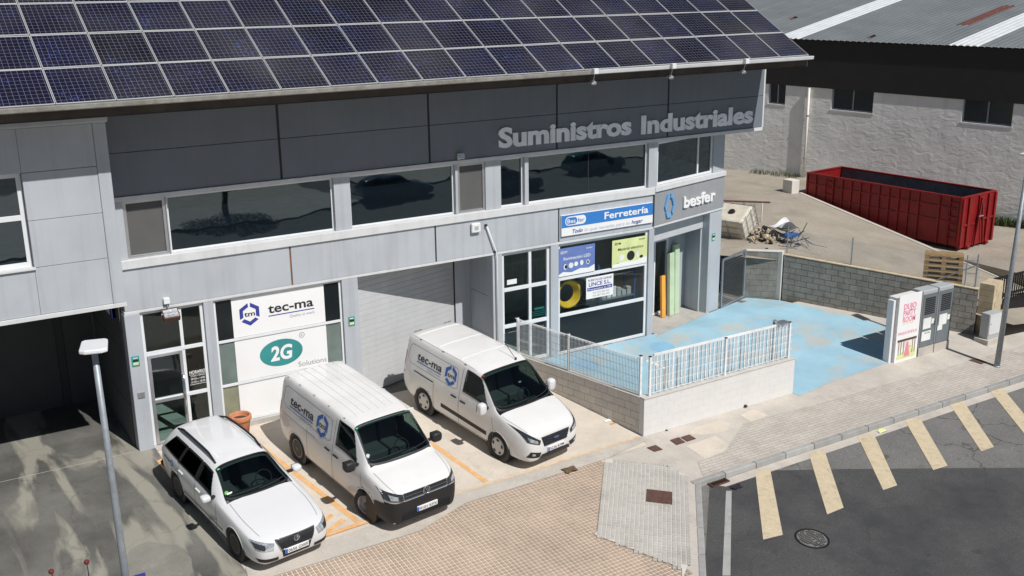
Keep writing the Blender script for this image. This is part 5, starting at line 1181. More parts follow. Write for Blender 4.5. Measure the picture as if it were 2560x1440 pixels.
# ------------------------------------------------------------------ pallets: leaning stack
pm = []
def pallet_parts(T, M_, dark):
    def bx(nm, x0, y0, z0, x1, y1, z1, m='wood_pallet'):
        mb = MB(); mb.box(x0, y0, z0, x1, y1, z1); mb.v = [tuple(M_ @ Vector(v)) for v in mb.v]; mb.build(nm, m, T)
    for y in (0, .35, .7): bx('bottom_board', 0, y, 0, 1.2, y+.1, .022)
    for y in (0, .35, .7):
        for x in (0, .53, 1.06): bx('block', x, y, .0225, x+.14, y+.1, .10, 'wood_dark' if dark else 'wood_pallet')
    for x in (0, .53, 1.06): bx('stringer', x, 0, .1005, x+.14, .8, .122)
    for y in (0, .165, .33, .495, .66): bx('deck_board', 0, y, .1225, 1.2, y+.12, .144)
pb_ = onZ(2322, 701, 1.12); pr_ = onZ(2396, 717, 1.0)
pd = Vector((pr_.x-pb_.x, pr_.y-pb_.y, 0)).normalized(); pn = Vector((-pd.y, pd.x, 0))
names = ['lowest', 'second from the bottom', 'third from the bottom', 'third from the top', 'second from the top', 'topmost']
base = Vector((29.02, 21.62, yard(28.9, 21.7)+.34))
pd = Vector((.60, -.80, 0)); pn = Vector((.80, .60, 0))
tilt = math.radians(-3)
for k in range(6):
    # each pallet lies on the one below; the stack is tipped back and steps away towards the top
    off = .05*k+max(0, k-2)*.13
    up = Vector((0, 0, 1))*math.cos(tilt)-pn*math.sin(tilt)*0+pn*0
    upv = (Vector((0, 0, 1))*math.cos(tilt)-pn*math.sin(tilt)).normalized(); dep = (pn*math.cos(tilt)+Vector((0, 0, 1))*math.sin(tilt)).normalized()
    o_ = base+upv*(.147*k)+dep*off
    Mx = Matrix.Identity(4)
    for i in range(3): Mx[i][0], Mx[i][1], Mx[i][2], Mx[i][3] = pd[i], dep[i], upv[i], o_[i]
    T = thing('pallet', 'wooden pallet in the tipped stack behind the block wall, %s' % names[k], 'pallet', o_, 'stacked pallets')
    pallet_parts(T, Mx, k < 3)
mb = MB(); q0 = base+pn*.62; mb.box(q0.x+.1, q0.y-.55, yard(q0.x, q0.y)-.05, q0.x+.5, q0.y-.1, base.z+.18); o = mb.build('timber_prop', 'wood_dark', loc=tuple(q0)); tag(o, 'dark timber prop under the tipped pallet stack', 'timber')
# ------------------------------------------------------------------ junk behind the short wall
ib = thing('liquid_container', 'tipped cream plastic tank in a wire cage behind the shop column', 'tank', (26.3, 28.0, 1.5))
ce = Vector((26.55, 27.9, 2.15)); Mi = Matrix.Translation(ce) @ Matrix.Rotation(math.radians(20), 4, 'Z') @ Matrix.Rotation(math.radians(-28), 4, 'Y')
def ibx(nm, mb, m, bevel=0, smooth=False): mb.v = [tuple(Mi @ Vector(v)) for v in mb.v]; mb.build(nm, m, ib, bevel=bevel, smooth=smooth)
ibx('tank', MB().box(-.5, -.6, -.45, .5, .6, .45), 'ibc_plastic', .09)
ibx('lid', MB().lathe([(0, .06), (.11, .06), (.12, 0)], (0, 0, .45), (0, 0, 1), 16), 'black_plastic')
for z in (-.4, -.12, .16, .4):
    ibx('cage_ring', MB().tube([(-.53, -.63, z), (.53, -.63, z), (.53, .63, z), (-.53, .63, z), (-.53, -.63, z)], .014, 6), 'galvanised')
for x, y in [(-.53, -.63), (-.2, -.63), (.2, -.63), (.53, -.63), (.53, -.2), (.53, .2), (.53, .63), (-.53, .63), (-.53, 0)]:
    ibx('cage_bar', MB().tube([(x, y, -.48), (x, y, .5)], .013, 6), 'galvanised')
rr = random.Random(11)
for k in range(90):
    x = rr.gauss(27.25, .38); y = rr.gauss(27.05, .38); h = max(.0, .55-.7*math.hypot(x-27.25, y-27.05)); s_ = rr.uniform(.035, .14); z = yard(x, y)+rr.uniform(.02, 1)*h
    bm = bmesh.new(); bmesh.ops.create_icosphere(bm, subdivisions=1, radius=s_)
    for v in bm.verts: v.co *= rr.uniform(.45, 1.35)
    me = bpy.data.meshes.new('rubble'); bm.to_mesh(me); bm.free(); me.materials.append(MT('rubble' if rr.random() < .75 else 'ink_black'))
    o = bpy.data.objects.new('rubble', me); COL.objects.link(o); o.location = (x, y, z); o.scale = (1, rr.uniform(.7, 1.2), .8); tag(o, 'broken lump in the rubble heap behind the short block wall', 'rubble', 'rubble heap')
sc = thing('scrap_pile', 'tangle of dark metal rods and a grey sheet behind the block wall corner', 'scrap', (28.0, 26.6, yard(28, 26.6)))
for k in range(26):
    p = Vector((28.05+rr.gauss(0, .35), 26.55+rr.gauss(0, .35), yard(28, 26.5)+rr.uniform(.02, .5))); a = rr.uniform(0, 6.3); d_ = Vector((math.cos(a), math.sin(a), rr.uniform(-.4, .5)))*rr.uniform(.2, .55)
    mb = MB(); mb.tube([p-d_, p+d_*.2, p+d_+Vector((0, 0, .06))], .014, 5); mb.build('rod', 'black_steel' if k % 3 else 'galvanised', sc)
mb = MB(); mb.grid(lambda u, v: (27.75+u*1.0, 26.75+v*.75, yard(28, 26.8)+.42+.14*math.sin(u*5+v*3)+.1*math.cos(v*6)+.25*u*(1-u)), [i/8 for i in range(9)], [i/8 for i in range(9)]); mb.build('sheet', 'tarp', sc, smooth=True)
mb = MB(); mb.box(27.7, 26.35, yard(28, 26.4)+.30, 28.25, 26.7, yard(28, 26.4)+.40); mb.build('blue_tray', 'blue_steel', sc)
bt = thing('rusty_barrier', 'rusty steel trestle bar standing in the yard behind the rubble', 'trestle', (28.6, 29.6, yard(28.6, 29.6)))
q0, q1 = Vector((27.6, 29.9, yard(28, 29.9)+.85)), Vector((29.3, 28.9, yard(29, 28.9)+.75)); mb = MB(); mb.tube([q0, q1], .035, 8); mb.build('bar', 'corrugated_rust', bt)
for t_ in (.1, .5, .85): p = q0.lerp(q1, t_); mb = MB(); mb.tube([Vector((p.x, p.y, yard(p.x, p.y))), p], .03, 6); mb.build('leg', 'galvanised' if t_ == .5 else 'pipe_cream', bt)
# ================================================================== VEHICLES
def pchip(tab):
    X = [t[0] for t in tab]; Y = [t[1] for t in tab]; n = len(X)
    h = [X[i+1]-X[i] for i in range(n-1)]; dl = [(Y[i+1]-Y[i])/h[i] for i in range(n-1)]; m = [0.0]*n
    m[0], m[-1] = dl[0], dl[-1]
    for i in range(1, n-1):
        if dl[i-1]*dl[i] > 0:
            w1, w2 = 2*h[i]+h[i-1], h[i]+2*h[i-1]; m[i] = (w1+w2)/(w1/dl[i-1]+w2/dl[i])
    def f(x):
        x = min(max(x, X[0]), X[-1]); i = 0
        while i < n-2 and x > X[i+1]: i += 1
        t = (x-X[i])/h[i]; t2, t3 = t*t, t*t*t
        return Y[i]*(2*t3-3*t2+1)+h[i]*m[i]*(t3-2*t2+t)+Y[i+1]*(-2*t3+3*t2)+h[i]*m[i+1]*(t3-t2)
    return f
class Body:
    def __init__(s, sp):
        s.sp = sp; s.L = sp['L']
        for k in ('zt', 'zb', 'hw', 'wr', 'zl'): setattr(s, k, pchip(sp[k]))
        s.c = {}
    def ctl(s, v):
        k = round(v, 4)
        if k in s.c: return s.c[k]
        zt, zb, hw, wr = s.zt(v), s.zb(v), s.hw(v), s.wr(v); zl = min(s.zl(v), zt-.05); wr = min(wr, hw*.95)
        gap = zt-zl; zr = zt-min(s.sp.get('rd', .085), .42*gap); m = s.sp.get('bulge', .55); h6 = s.sp.get('h6', .52); x8 = s.sp.get('x8', .74)
        C = [(0, zb), (.80*hw, zb), (.955*hw, zb+.02), (.99*hw, zb+.33*(zl-zb)), (1.003*hw, zb+.72*(zl-zb)), (.968*hw, zl), (wr+(.968*hw-wr)*m, zl+(zr-zl)*h6), (wr, zr), (x8*wr, zt-.016*min(1, gap/.3)), (0, zt)]
        s.c[k] = C; return C
    def S(s, v, u, sg=-1, off=0.0):
        C = s.ctl(v); n = len(C)-1; u = min(max(u, 0), n); i = int(math.floor(u+.5)); t = u-i
        P = lambda j: C[j] if 0 <= j <= n else ((2*C[0][0]-C[1][0], 2*C[0][1]-C[1][1]) if j < 0 else (-C[n-1][0], C[n-1][1]))
        if i == 0: P0 = (-C[1][0], C[1][1])
        else: P0 = P(i-1)
        a, b, c = .5*(.5-t)**2, .75-t*t, .5*(.5+t)**2
        x = a*P0[0]+b*P(i)[0]+c*P(i+1)[0]; z = a*P0[1]+b*P(i)[1]+c*P(i+1)[1]
        q = Vector((sg*x, v, z))
        if off:
            e = .02; pu_ = s.S(v, min(u+e, 9), sg)-s.S(v, max(u-e, 0), sg); pv = s.S(min(v+e, s.L), u, sg)-s.S(max(v-e, 0), u, sg); nn = pu_.cross(pv)
            if nn.length > 1e-9:
                nn.normalize()
                o = Vector((q.x*1.0, 0, (q.z-.8)*1.2)); o.y = -.6 if v < .3 else 0
                if u > 7 and abs(nn.z) > .2:
                    if nn.z < 0: nn = -nn
                elif u < 7.2 and abs(nn.x) > .25:
                    if nn.x*sg < 0: nn = -nn
                elif nn.dot(o) < 0: nn = -nn
                q = q+nn*off
        return q
    def uz(s, v, z):                       # parameter on the side at height z
        a, b = 1.6, 8.6
        for _ in range(26):
            m = (a+b)/2
            if s.S(v, m).z < z: a = m
            else: b = m
        return (a+b)/2
    def side(s, v, z, sg=-1, off=.004):
        q = s.S(v, s.uz(v, z), sg); q.x += sg*off; return q
    def wid(s, v, z):
        if z < s.zb(v)+.002 or z > s.zt(v)-.002: return -1
        return abs(s.S(v, s.uz(v, z)).x)
    def front(s, x, z, off=.006):
        a, b = 0.0, 1.6
        if s.wid(0, z) >= abs(x): b = 0.0
        for _ in range(26):
            m = (a+b)/2
            if s.wid(m, z) < abs(x): a = m
            else: b = m
        return Vector((x, b-off, z))
def lerpq(c, s, t):                       # bilinear corners: bl, br, tr, tl
    return tuple((1-t)*((1-s)*c[0][k]+s*c[1][k])+t*((1-s)*c[3][k]+s*c[2][k]) for k in (0, 1))
def vehicle(sp, label, pose, cat):
    B = Body(sp); x0, y0, hd = pose; g = .1 if y0 > 6 else 0
    n = Vector((0, -g, 1)).normalized(); bk = Vector((math.sin(hd), math.cos(hd), g*math.cos(hd))).normalized(); rt = bk.cross(n)
    T = bpy.data.objects.new(sp['name'], None); COL.objects.link(T); M_ = Matrix.Identity(4); zz = zg(y0)+.008 if y0 > 6 else -1.97
    for i in range(3): M_[i][0], M_[i][1], M_[i][2], M_[i][3] = rt[i], bk[i], n[i], (x0, y0, zz)[i]
    T.matrix_world = M_; T.empty_display_size = .2; tag(T, label, cat)
    if 'group' in sp: T['group'] = sp['group']
    paint = sp['paint']; L = B.L
    vs = sorted(set([0, .004, .01, .02, .03, .045, .06, .08, .1, .125, .15, .18, .22, .26, .3]+[.3+(L-.6)*i/86 for i in range(87)]+[L-q for q in (0, .004, .01, .02, .035, .05, .07, .1, .13, .17, .21, .25)]))
    us = [i*.25 for i in range(37)]; us = sorted(set(us))
    wins = sp['wins']                    # side glass: (v bottom front, v top front, v bottom rear, v top rear, u0, u1, mat)
    ws = sp['ws']                        # windscreen: (v at cowl, v at header, u edge)
    def in_side(v, u, mg):
        for a0, a1, b0, b1, u0, u1, m in wins:
            if u0+mg*1.5 < u < u1-mg*1.5:
                t = (u-u0)/(u1-u0)
                if a0+(a1-a0)*t+mg < v < b0+(b1-b0)*t-mg: return True
        return False
    def in_ws(v, u, mg): return u > ws[2]+mg*2.5 and ws[0]+mg < v < ws[1]-mg
    wh = sp['wheels']; r = sp['r']; zc = r
    def arch(v, u):
        if u < 1.3 or u > 5: return False
        z = B.S(v, u).z
        return any((v-w)**2+(z-zc)**2 < (r+.055)**2 for w in wh)
    keep = lambda v, u: not (in_side(v, u, .025) or in_ws(v, u, .03) or arch(v, u))
    mb = MB()
    for sg in (-1, 1): mb.grid(lambda v, u: B.S(v, u, sg), vs, us, keep=keep)
    # close nose and tail
    for v in (0, L):
        mb.poly([B.S(v, u, -1) for u in us]+[B.S(v, u, 1) for u in reversed(us)])
    body = mb.build('body', paint, T, smooth=True)
    bm = bmesh.new(); bm.from_mesh(body.data); bmesh.ops.remove_doubles(bm, verts=bm.verts, dist=.0008); bmesh.ops.recalc_face_normals(bm, faces=bm.faces); bm.to_mesh(body.data); bm.free()
    for p in body.data.polygons: p.use_smooth = True
    # dark lining
    mb = MB(); vi = [v for v in vs if ws[0]-.25 < v < min(L-.05, sp.get('cab_end', L))]
    for sg in (-1, 1): mb.grid(lambda v, u: B.S(v, u, sg)*1.0+Vector((-sg*.035, 0, -.03 if u > 6.5 else 0)), vi, [u for u in us if u >= 3.5], keep=lambda v, u: not (in_side(v, u, .05) or in_ws(v, u, .05)))
    mb.build('lining', 'cabin_grey', T)
    zf = sp['floor']; ve = min(L-.06, sp.get('cab_end', L)); mb = MB(); mb.box(-.8, ws[0]-.2, zf-.03, .8, ve, zf); wt = B.wr(ve)-.08; zt_ = B.zt(ve)-.12; mb.hexa([(-.80, ve, zf), (.80, ve, zf), (.80, ve+.03, zf), (-.80, ve+.03, zf), (-wt, ve, zt_), (wt, ve, zt_), (wt, ve+.03, zt_), (-wt, ve+.03, zt_)]); mb.build('cabin_floor', 'cabin', T)
    zl = B.zl(ws[0]); mb = MB(); mb.hexa([(-.70, ws[0]-.05, zf), (.70, ws[0]-.05, zf), (.70, ws[0]+.5, zf), (-.70, ws[0]+.5, zf), (-.66, ws[0]+.02, zl-.06), (.66, ws[0]+.02, zl-.06), (.66, ws[0]+.5, zl-.01), (-.66, ws[0]+.5, zl-.01)]); mb.build('dashboard', 'cabin', T, bevel=.04)
    sv = sp['seat_v']; sk_ = sp.get('seat_k', 1.0)
    for xs in sp['seats']:
        mb = MB(); mb.box(xs-.25, sv, zf, xs+.25, sv+.5, zf+.28); mb.obox((xs-.24, sv+.42, zf+.25), (.48, 0, 0), (0, .14, 0), (0, .14, .60*sk_)); mb.obox((xs-.13, sv+.57, zf+.25+.63*sk_), (.26, 0, 0), (0, .09, 0), (0, .03, .18*sk_)); mb.build('seat', 'cabin_grey', T, bevel=.04)
    mb = MB(); c_ = Vector((.36, ws[0]+.58, zl+.02)); mb.tube([c_+Vector((.18*math.cos(t*math.pi/10), .18*math.sin(t*math.pi/10)*.45, .18*math.sin(t*math.pi/10)*.89)) for t in range(21)], .015, 6, cap=False); mb.tube([c_, c_+Vector((0, -.25, -.1))], .03, 6); mb.build('steering_wheel', 'cabin', T)
    # glass with a black rubber edge
    def patch(nm, fn, ss, ts, mats, off_edge=1):
        mb = MB(); ns, nt_ = len(ss)-1, len(ts)-1
        mb.grid(fn, ss, ts, mif=lambda i, j: 1 if (i < off_edge or j < off_edge or i >= ns-off_edge or j >= nt_-off_edge) else 0); return mb.build(nm, mats, T, smooth=True)
    for a0, a1, b0, b1, u0, u1, m in wins:
        for sg in (-1, 1):
            def fn(s_, t_):
                u = u0+(u1-u0)*t_; v = (a0+(a1-a0)*t_)*(1-s_)+(b0+(b1-b0)*t_)*s_; return B.S(v, u, sg, .008)
            patch('side_window', fn, [0, .03]+[.03+.94*i/10 for i in range(1, 10)]+[.97, 1], [0, .08, .3, .5, .7, .92, 1], [m, 'black_plastic'])
    def fn(s_, t_):
        xx_ = abs(s_-.5)*2; sg = -1 if s_ < .5 else 1; u = 9-(9-ws[2])*xx_; bow = ws[3]*xx_*xx_ if len(ws) > 3 else 0
        return B.S(ws[0]+(ws[1]-ws[0])*t_+bow*(1-t_), u, sg, .008)
    patch('windscreen', fn, [0, .02, .05]+[.05+.9*i/16 for i in range(1, 16)]+[.95, .98, 1], [0, .05]+[.05+.91*i/9 for i in range(1, 9)]+[.96, 1], ['car_glass', 'black_plastic'])
    # wipers
    mb = MB()
    for xa, xb in ((-.55, .05), (.0, .6)):
        pts = []
        for k in range(6):
            s_ = .5+.5*(xa+(xb-xa)*k/5)/.75; s_ = min(max(s_, .06), .94); pts.append(fn(s_, .10+.06*k/5)+Vector((0, -.02, .012)))
        mb.tube(pts, .010, 5)
    mb.build('wiper', 'black_plastic', T)
    # seams, handles
    def ribbon(nm, pts, m='seam', w=.011, par=None, sgs=(-1, 1), off=.0025):
        for sg in sgs:
            mb = MB(); Q = [B.side(v, z, sg, off) for v, z in pts]
            for a, b in zip(Q, Q[1:]):
                d = (b-a); d = d.normalized() if d.length else Vector((0, 1, 0)); nn = d.cross(Vector((sg, 0, 0))).normalized()*w/2; mb.quad(a-nn, b-nn, b+nn, a+nn)
            mb.build(nm, m, par or T)
    def dens(pts, st=.06):
        out = [pts[0]]
        for p, q in zip(pts, pts[1:]):
            k = max(1, int(math.dist(p, q)/st)); out += [(p[0]+(q[0]-p[0])*i/k, p[1]+(q[1]-p[1])*i/k) for i in range(1, k+1)]
        return out
    for pts in sp['doors']: ribbon('door_seam', dens(pts))
    for (v, z) in sp['handles']:
        for sg in (-1, 1):
            mb = MB(); q = B.side(v, z, sg, 0); mb.box(-.012, -.10, -.016, .028, .10, .018); mb.v = [(q.x+p[0]*sg, q.y+p[1], q.z+p[2]) for p in mb.v]; mb.build('door_handle', sp['handle_m'], T, bevel=.008, fix=True)
    for pts, m, w in sp.get('strips', ()): ribbon('trim_strip', dens(pts), m, w, off=.006)
    # arch lips, wells, wheels
    for w in wh:
        for sg in (-1, 1):
            mb = MB(); R_ = r+.052
            pts = [(w+R_*math.cos(t*math.pi/24), zc+R_*math.sin(t*math.pi/24)) for t in range(-1, 26)]
            pts = [p for p in pts if p[1] > B.zb(p[0])+.02]
            mb.tube([B.side(v, z, sg, -.010) for v, z in pts], .019, 6); mb.build('wheel_arch', paint, T, smooth=True)
            ho = B.hw(w)
            mb = MB(); mb.lathe([(.02, .0), (r+.07, .0), (r+.075, .40)], (sg*(ho-.43), w, zc), (sg, 0, 0), 28); mb.build('wheel_well', 'black_plastic', T)
            wheel(T, Vector((sg*(ho-.025), w, zc)), sg, r, sp['tyre'], sp['rim'], sp.get('steer', 0) if w == wh[0] else 0)
    # front
    def fpatch(nm, c, m, off=.006, ns=10, nt_=5, par=None, mats=None):
        mb = MB(); mb.grid(lambda s_, t_: B.front(*lerpq(c, s_, t_), off=off), [i/ns for i in range(ns+1)], [i/nt_ for i in range(nt_+1)]); return mb.build(nm, m, par or T, smooth=True)
    sp['front'](B, T, fpatch, ribbon)
    # mirrors
    mv, mz, mw, mh, mm = sp['mirror']
    for sg in (-1, 1):
        q = B.side(mv, mz, sg, 0); c_ = q+Vector((sg*(.10+mw/2), -.02, .06))
        bm = bmesh.new(); bmesh.ops.create_icosphere(bm, subdivisions=3, radius=1)
        for v in bm.verts:
            p = v.co; f_ = lambda a: math.copysign(abs(a)**.62, a)
            v.co = Vector((f_(p.x)*mw/2, f_(p.y)*.085-(.02 if p.y < 0 else 0), f_(p.z)*mh/2))+c_
        me = bpy.data.meshes.new('wing_mirror'); bm.to_mesh(me); bm.free(); me.materials.append(MT(mm))
        for p in me.polygons: p.use_smooth = True
        o = bpy.data.objects.new('wing_mirror', me); COL.objects.link(o); o.parent = T
        mb = MB(); mb.bar(q+Vector((-sg*.02, 0, .02)), c_+Vector((-sg*mw*.3, 0, -.03)), .06, .05); a_ = mb.build('mirror_arm', 'black_plastic', o)
        mb = MB(); mb.quad(c_+Vector((-mw*.42, .088, -mh*.4)), c_+Vector((mw*.42, .088, -mh*.4)), c_+Vector((mw*.42, .088, mh*.4)), c_+Vector((-mw*.42, .088, mh*.4))); mb.build('mirror_glass', 'chrome', o)
    # tail lights
    for sg in (-1, 1):
        a, b_ = sp['tail']; mb = MB(); mb.grid(lambda s_, t_: B.side(L-.16+.14*s_, a+(b_-a)*t_, sg, .006), [0, .35, .7, 1], [0, .5, 1]); mb.build('tail_light', 'lamp_red', T)
    if 'extra' in sp: sp['extra'](B, T, ribbon, fn)
    return T, B
def wheel(T, c, sg, r, tw, rim, steer):
    ax = Vector((sg*math.cos(steer), math.sin(steer)*sg, 0)); up = Vector((0, 0, 1)); fw = up.cross(ax)
    rr_ = r*.64
    mb = MB(); mb.lathe([(rr_, -tw+.01), (r-.03, -tw), (r-.008, -tw+.03), (r, -tw*.7), (r, -tw*.3), (r-.008, -.03), (r-.03, 0), (r*.80, .006), (rr_, -.012)], c, ax, 36); w = mb.build('wheel', 'rubber', T, smooth=True)
    if rim == 'alloy':
        mb = MB(); mb.lathe([(rr_+.004, -.10), (rr_+.004, -.010), (rr_-.02, -.004), (rr_-.03, -.03), (rr_-.04, -.10)], c, ax, 32); mb.build('rim', 'alloy', w, smooth=True)
        mb = MB(); mb.lathe([(rr_, -.13), (.0, -.12)], c, ax, 24); mb.build('brake_backing', 'black_plastic', w)
        for k in range(10):
            a = math.pi*2*(k+(.22 if k % 2 else -.22)+.0)/10; d = fw*math.cos(a)+up*math.sin(a); mb = MB(); mb.bar(c+d*.05-ax*.03, c+d*(rr_-.02)-ax*.022, .03, .03, up=tuple(ax)); mb.build('spoke', 'alloy', w)
        mb = MB(); mb.lathe([(.07, -.06), (.065, -.015), (.03, -.006), (.0, -.006)], c, ax, 16); mb.build('hub', 'alloy', w, smooth=True)
    elif rim == 'steel':
        mb = MB(); mb.lathe([(rr_+.004, -.08), (rr_+.004, -.008), (rr_-.015, -.004), (rr_-.03, -.05), (rr_*.62, -.035), (rr_*.45, -.05), (.075, -.045), (.065, -.005), (0, -.002)], c, ax, 32); mb.build('rim', 'steel_rim', w, smooth=True)
        mb = MB(); mb.lathe([(rr_-.012, -.006), (rr_-.0, -.001), (rr_+.004, -.006)], c, ax, 32); mb.build('rim_edge', 'alloy', w, smooth=True)
        for k in range(14):
            a = 2*math.pi*k/14; d = fw*math.cos(a)+up*math.sin(a); mb = MB(); mb.lathe([(.018, 0), (0, .001)], c+d*rr_*.80-ax*.034, ax, 8); mb.build('vent_hole', 'black_steel', w)
    else:
        mb = MB(); mb.lathe([(rr_+.006, -.06), (rr_+.006, -.006), (rr_*.9, .004), (rr_*.5, .010), (.06, .004), (0, .004)], c, ax, 32); mb.build('hubcap', 'hubcap', w, smooth=True)
        for k in range(5):
            a = 2*math.pi*k/5+.3; d = fw*math.cos(a)+up*math.sin(a); t_ = ax.cross(d); q = c+d*rr_*.74+ax*.0095
            mb = MB(); mb.poly([q+d*.035*math.cos(z*math.pi/6)+t_*.05*math.sin(z*math.pi/6) for z in range(12)]); mb.build('cap_hole', 'black_steel', w)
    return w
def badge_vw(B, T, z, R_=.065):
    q = B.front(0, z, .02); o = thing.__defaults__ and None
    mb = MB(); pt = lambda x, y: Vector((x, q.y-.012, q.z+y))
    mb.tube([pt(R_*math.cos(t*math.pi/16), R_*math.sin(t*math.pi/16)) for t in range(33)], R_*.11, 6, cap=False)
    k = R_*.86
    for P in (((-.42, .78), (0, .08), (.42, .78)), ((-.86, .32), (-.40, -.78), (0, .0), (.40, -.78), (.86, .32))):
        mb.tube([pt(x*k, y*k) for x, y in P], R_*.10, 6)
    e = mb.build('emblem', 'chrome', T, smooth=True)
    mb = MB(); mb.poly([pt(R_*math.cos(t*math.pi/12), R_*math.sin(t*math.pi/12))+Vector((0, .006, 0)) for t in range(24)]); mb.build('emblem_back', 'black_plastic', e)
def number_plate(B, T, z, txt, tilt=0, off=.03):
    q = B.front(.18, z, off); y = q.y
    mb = MB(); mb.box(-.26, y-.012, z-.056, .26, y+.02, z+.056); p = mb.build('number_plate', 'plate_white', T, bevel=.004)
    f_ = lambda x, zz_: Vector((x, y-.0145, zz_))
    mb = MB(); mb.quad(f_(-.258, z-.053), f_(-.215, z-.053), f_(-.215, z+.053), f_(-.258, z+.053)); mb.build('blue_strip', 'plate_blue', p)
    mb = MB(); put_text(mb, txt, f_, -.20, z-.036, .072, .44, .006); mb.build('characters', 'ink_black', p)
def side_logo(B, T, v_rear, z0, k, z_h, slope=0.0):
    """tec-ma with the hexagon to its right; read from the rear to the front"""
    fn = lambda x, y: B.side(v_rear-x, z0+y+slope*x, -1, .007)
    L_ = thing.__name__
    mb = MB(); put_text(mb, 'tec-ma', fn, 0, 0, .21*k, 1.10*k, .017); a = mb.build('side_lettering', 'ink_black', T)
    mb = MB(); n = 12
    for i in range(n): mb.quad(fn(1.10*k*i/n, -.075*k), fn(1.10*k*(i+1)/n, -.075*k), fn(1.10*k*(i+1)/n, -.050*k), fn(1.10*k*i/n, -.050*k))
    mb.build('side_underline', 'ink_blue', T)
    mb = MB(); put_text(mb, 'Quality at work', fn, 1.10*k, -.16*k, .055*k, .60*k, 0, align='R'); mb.build('side_slogan', 'ink_grey', T)
    mb = MB(); hex_logo(mb, fn, 1.50*k, .06*k, .29*k, .105*k); mb.build('side_emblem', 'ink_blue', T)
    mb = MB(); put_text(mb, 'tm', fn, 1.50*k, .005*k, .12*k, .27*k, .018, align='C'); mb.build('side_monogram', 'ink_black', T)
# ------------------------------------------------------------------ estate car
def front_car(B, T, fp, rb):
    for s in (-1, 1):
        c = [(s*.80, .555), (s*.50, .535), (s*.46, .675), (s*.845, .735)]
        if s > 0: pass
        h = fp('headlight', c, 'lamp_clear', .008)
        fp('headlight_trim', [(s*.80, .60), (s*.66, .565), (s*.64, .66), (s*.82, .705)], 'lamp_dark', .011, par=h)
        fp('fog_intake', [(s*.76, .30), (s*.40, .285), (s*.40, .36), (s*.80, .385)], 'black_plastic', .006)
    g = fp('grille', [(-.335, .50), (.335, .50), (.43, .715), (-.43, .715)], 'black_plastic', .008)
    for i in range(5):
        t = (i+.5)/5; w_ = .335+.095*t; z = .50+.215*t; mb = MB(); mb.tube([B.front(-w_+2*w_*k/12, z, .014) for k in range(13)], .006, 5); mb.build('grille_bar', 'lamp_dark', g)
    mb = MB(); pts = [(-.34+.68*k/8, .495) for k in range(9)]+[(.34+.10*k/6, .495+.225*k/6) for k in range(1, 7)]+[(.44-.88*k/10, .72) for k in range(1, 11)]+[(-.44+.10*k/6, .72-.225*k/6) for k in range(1, 7)]
    mb.tube([B.front(x, z, .012) for x, z in pts], .011, 6); mb.build('grille_surround', 'chrome', g, smooth=True)
    fp('lower_intake', [(-.29, .30), (.29, .30), (.33, .47), (-.33, .47)], 'black_plastic', .006)
    badge_vw(B, T, .655, .062); number_plate(B, T, .435, '0656 GWF', off=.02)
    # bonnet shut lines
    for s in (-1, 1):
        mb = MB(); Q = [B.S(v, 7.0+.25*(v-.3), s, .003) for v in [.30+.06*i for i in range(20)]]
        for a, b in zip(Q, Q[1:]): mb.quad(a-Vector((.005, 0, 0)), b-Vector((.005, 0, 0)), b+Vector((.005, 0, 0)), a+Vector((.005, 0, 0)))
        mb.build('bonnet_seam', 'seam', T)
def extra_car(B, T, rb, wsf):
    for s in (-1, 1):
        pts = [B.S(2.38+1.95*i/24, 7.45, s)+Vector((0, 0, .085*min(1, 6*min(i/24, 1-i/24))-.012)) for i in range(25)]
        mb = MB(); mb.tube(pts, .025, 8); mb.build('roof_rail', 'black_plastic', T, smooth=True)
    for s in (-1, 1):
        for vb, vt in ((2.69, 2.69), (3.52, 3.44)):
            mb = MB(); mb.grid(lambda a, t: B.S(vb+(vt-vb)*t-.05+.10*a, 5.15+1.57*t, s, .011), [0, .5, 1], [i/8 for i in range(9)]); mb.build('window_pillar', 'black_plastic', T, smooth=True)
    fn = lambda x, y: B.side(4.30-x, .80+y-.02*x, -1, .007)
    mb = MB(); put_text(mb, 'tec-ma', fn, 0, 0, .08, .34, .017); mb.build('side_lettering', 'ink_black', T)
    mb = MB(); hex_logo(mb, fn, .46, .03, .085, .03); mb.build('side_emblem', 'ink_blue', T)
    q = wsf(.10, .20); mb = MB(); mb.poly([q+Vector((.045*math.cos(t*math.pi/8), -.012+.028*math.sin(t*math.pi/8), .036*math.sin(t*math.pi/8)+.003)) for t in range(16)]); mb.build('round_sticker', 'sticker_green', T)
    q = wsf(.17, .16); mb = MB(); mb.quad(q+Vector((-.06, -.006, .0)), q+Vector((.06, -.006, .0)), q+Vector((.06, .02, .028)), q+Vector((-.06, .02, .028))); mb.build('paper_ticket', 'paper', T)
    q = wsf(.07, .90); mb = MB(); mb.quad(q+Vector((-.03, -.01, .004)), q+Vector((.03, -.01, .004)), q+Vector((.03, .01, .03)), q+Vector((-.03, .01, .03))); mb.build('inspection_sticker', 'sign_grass', T)
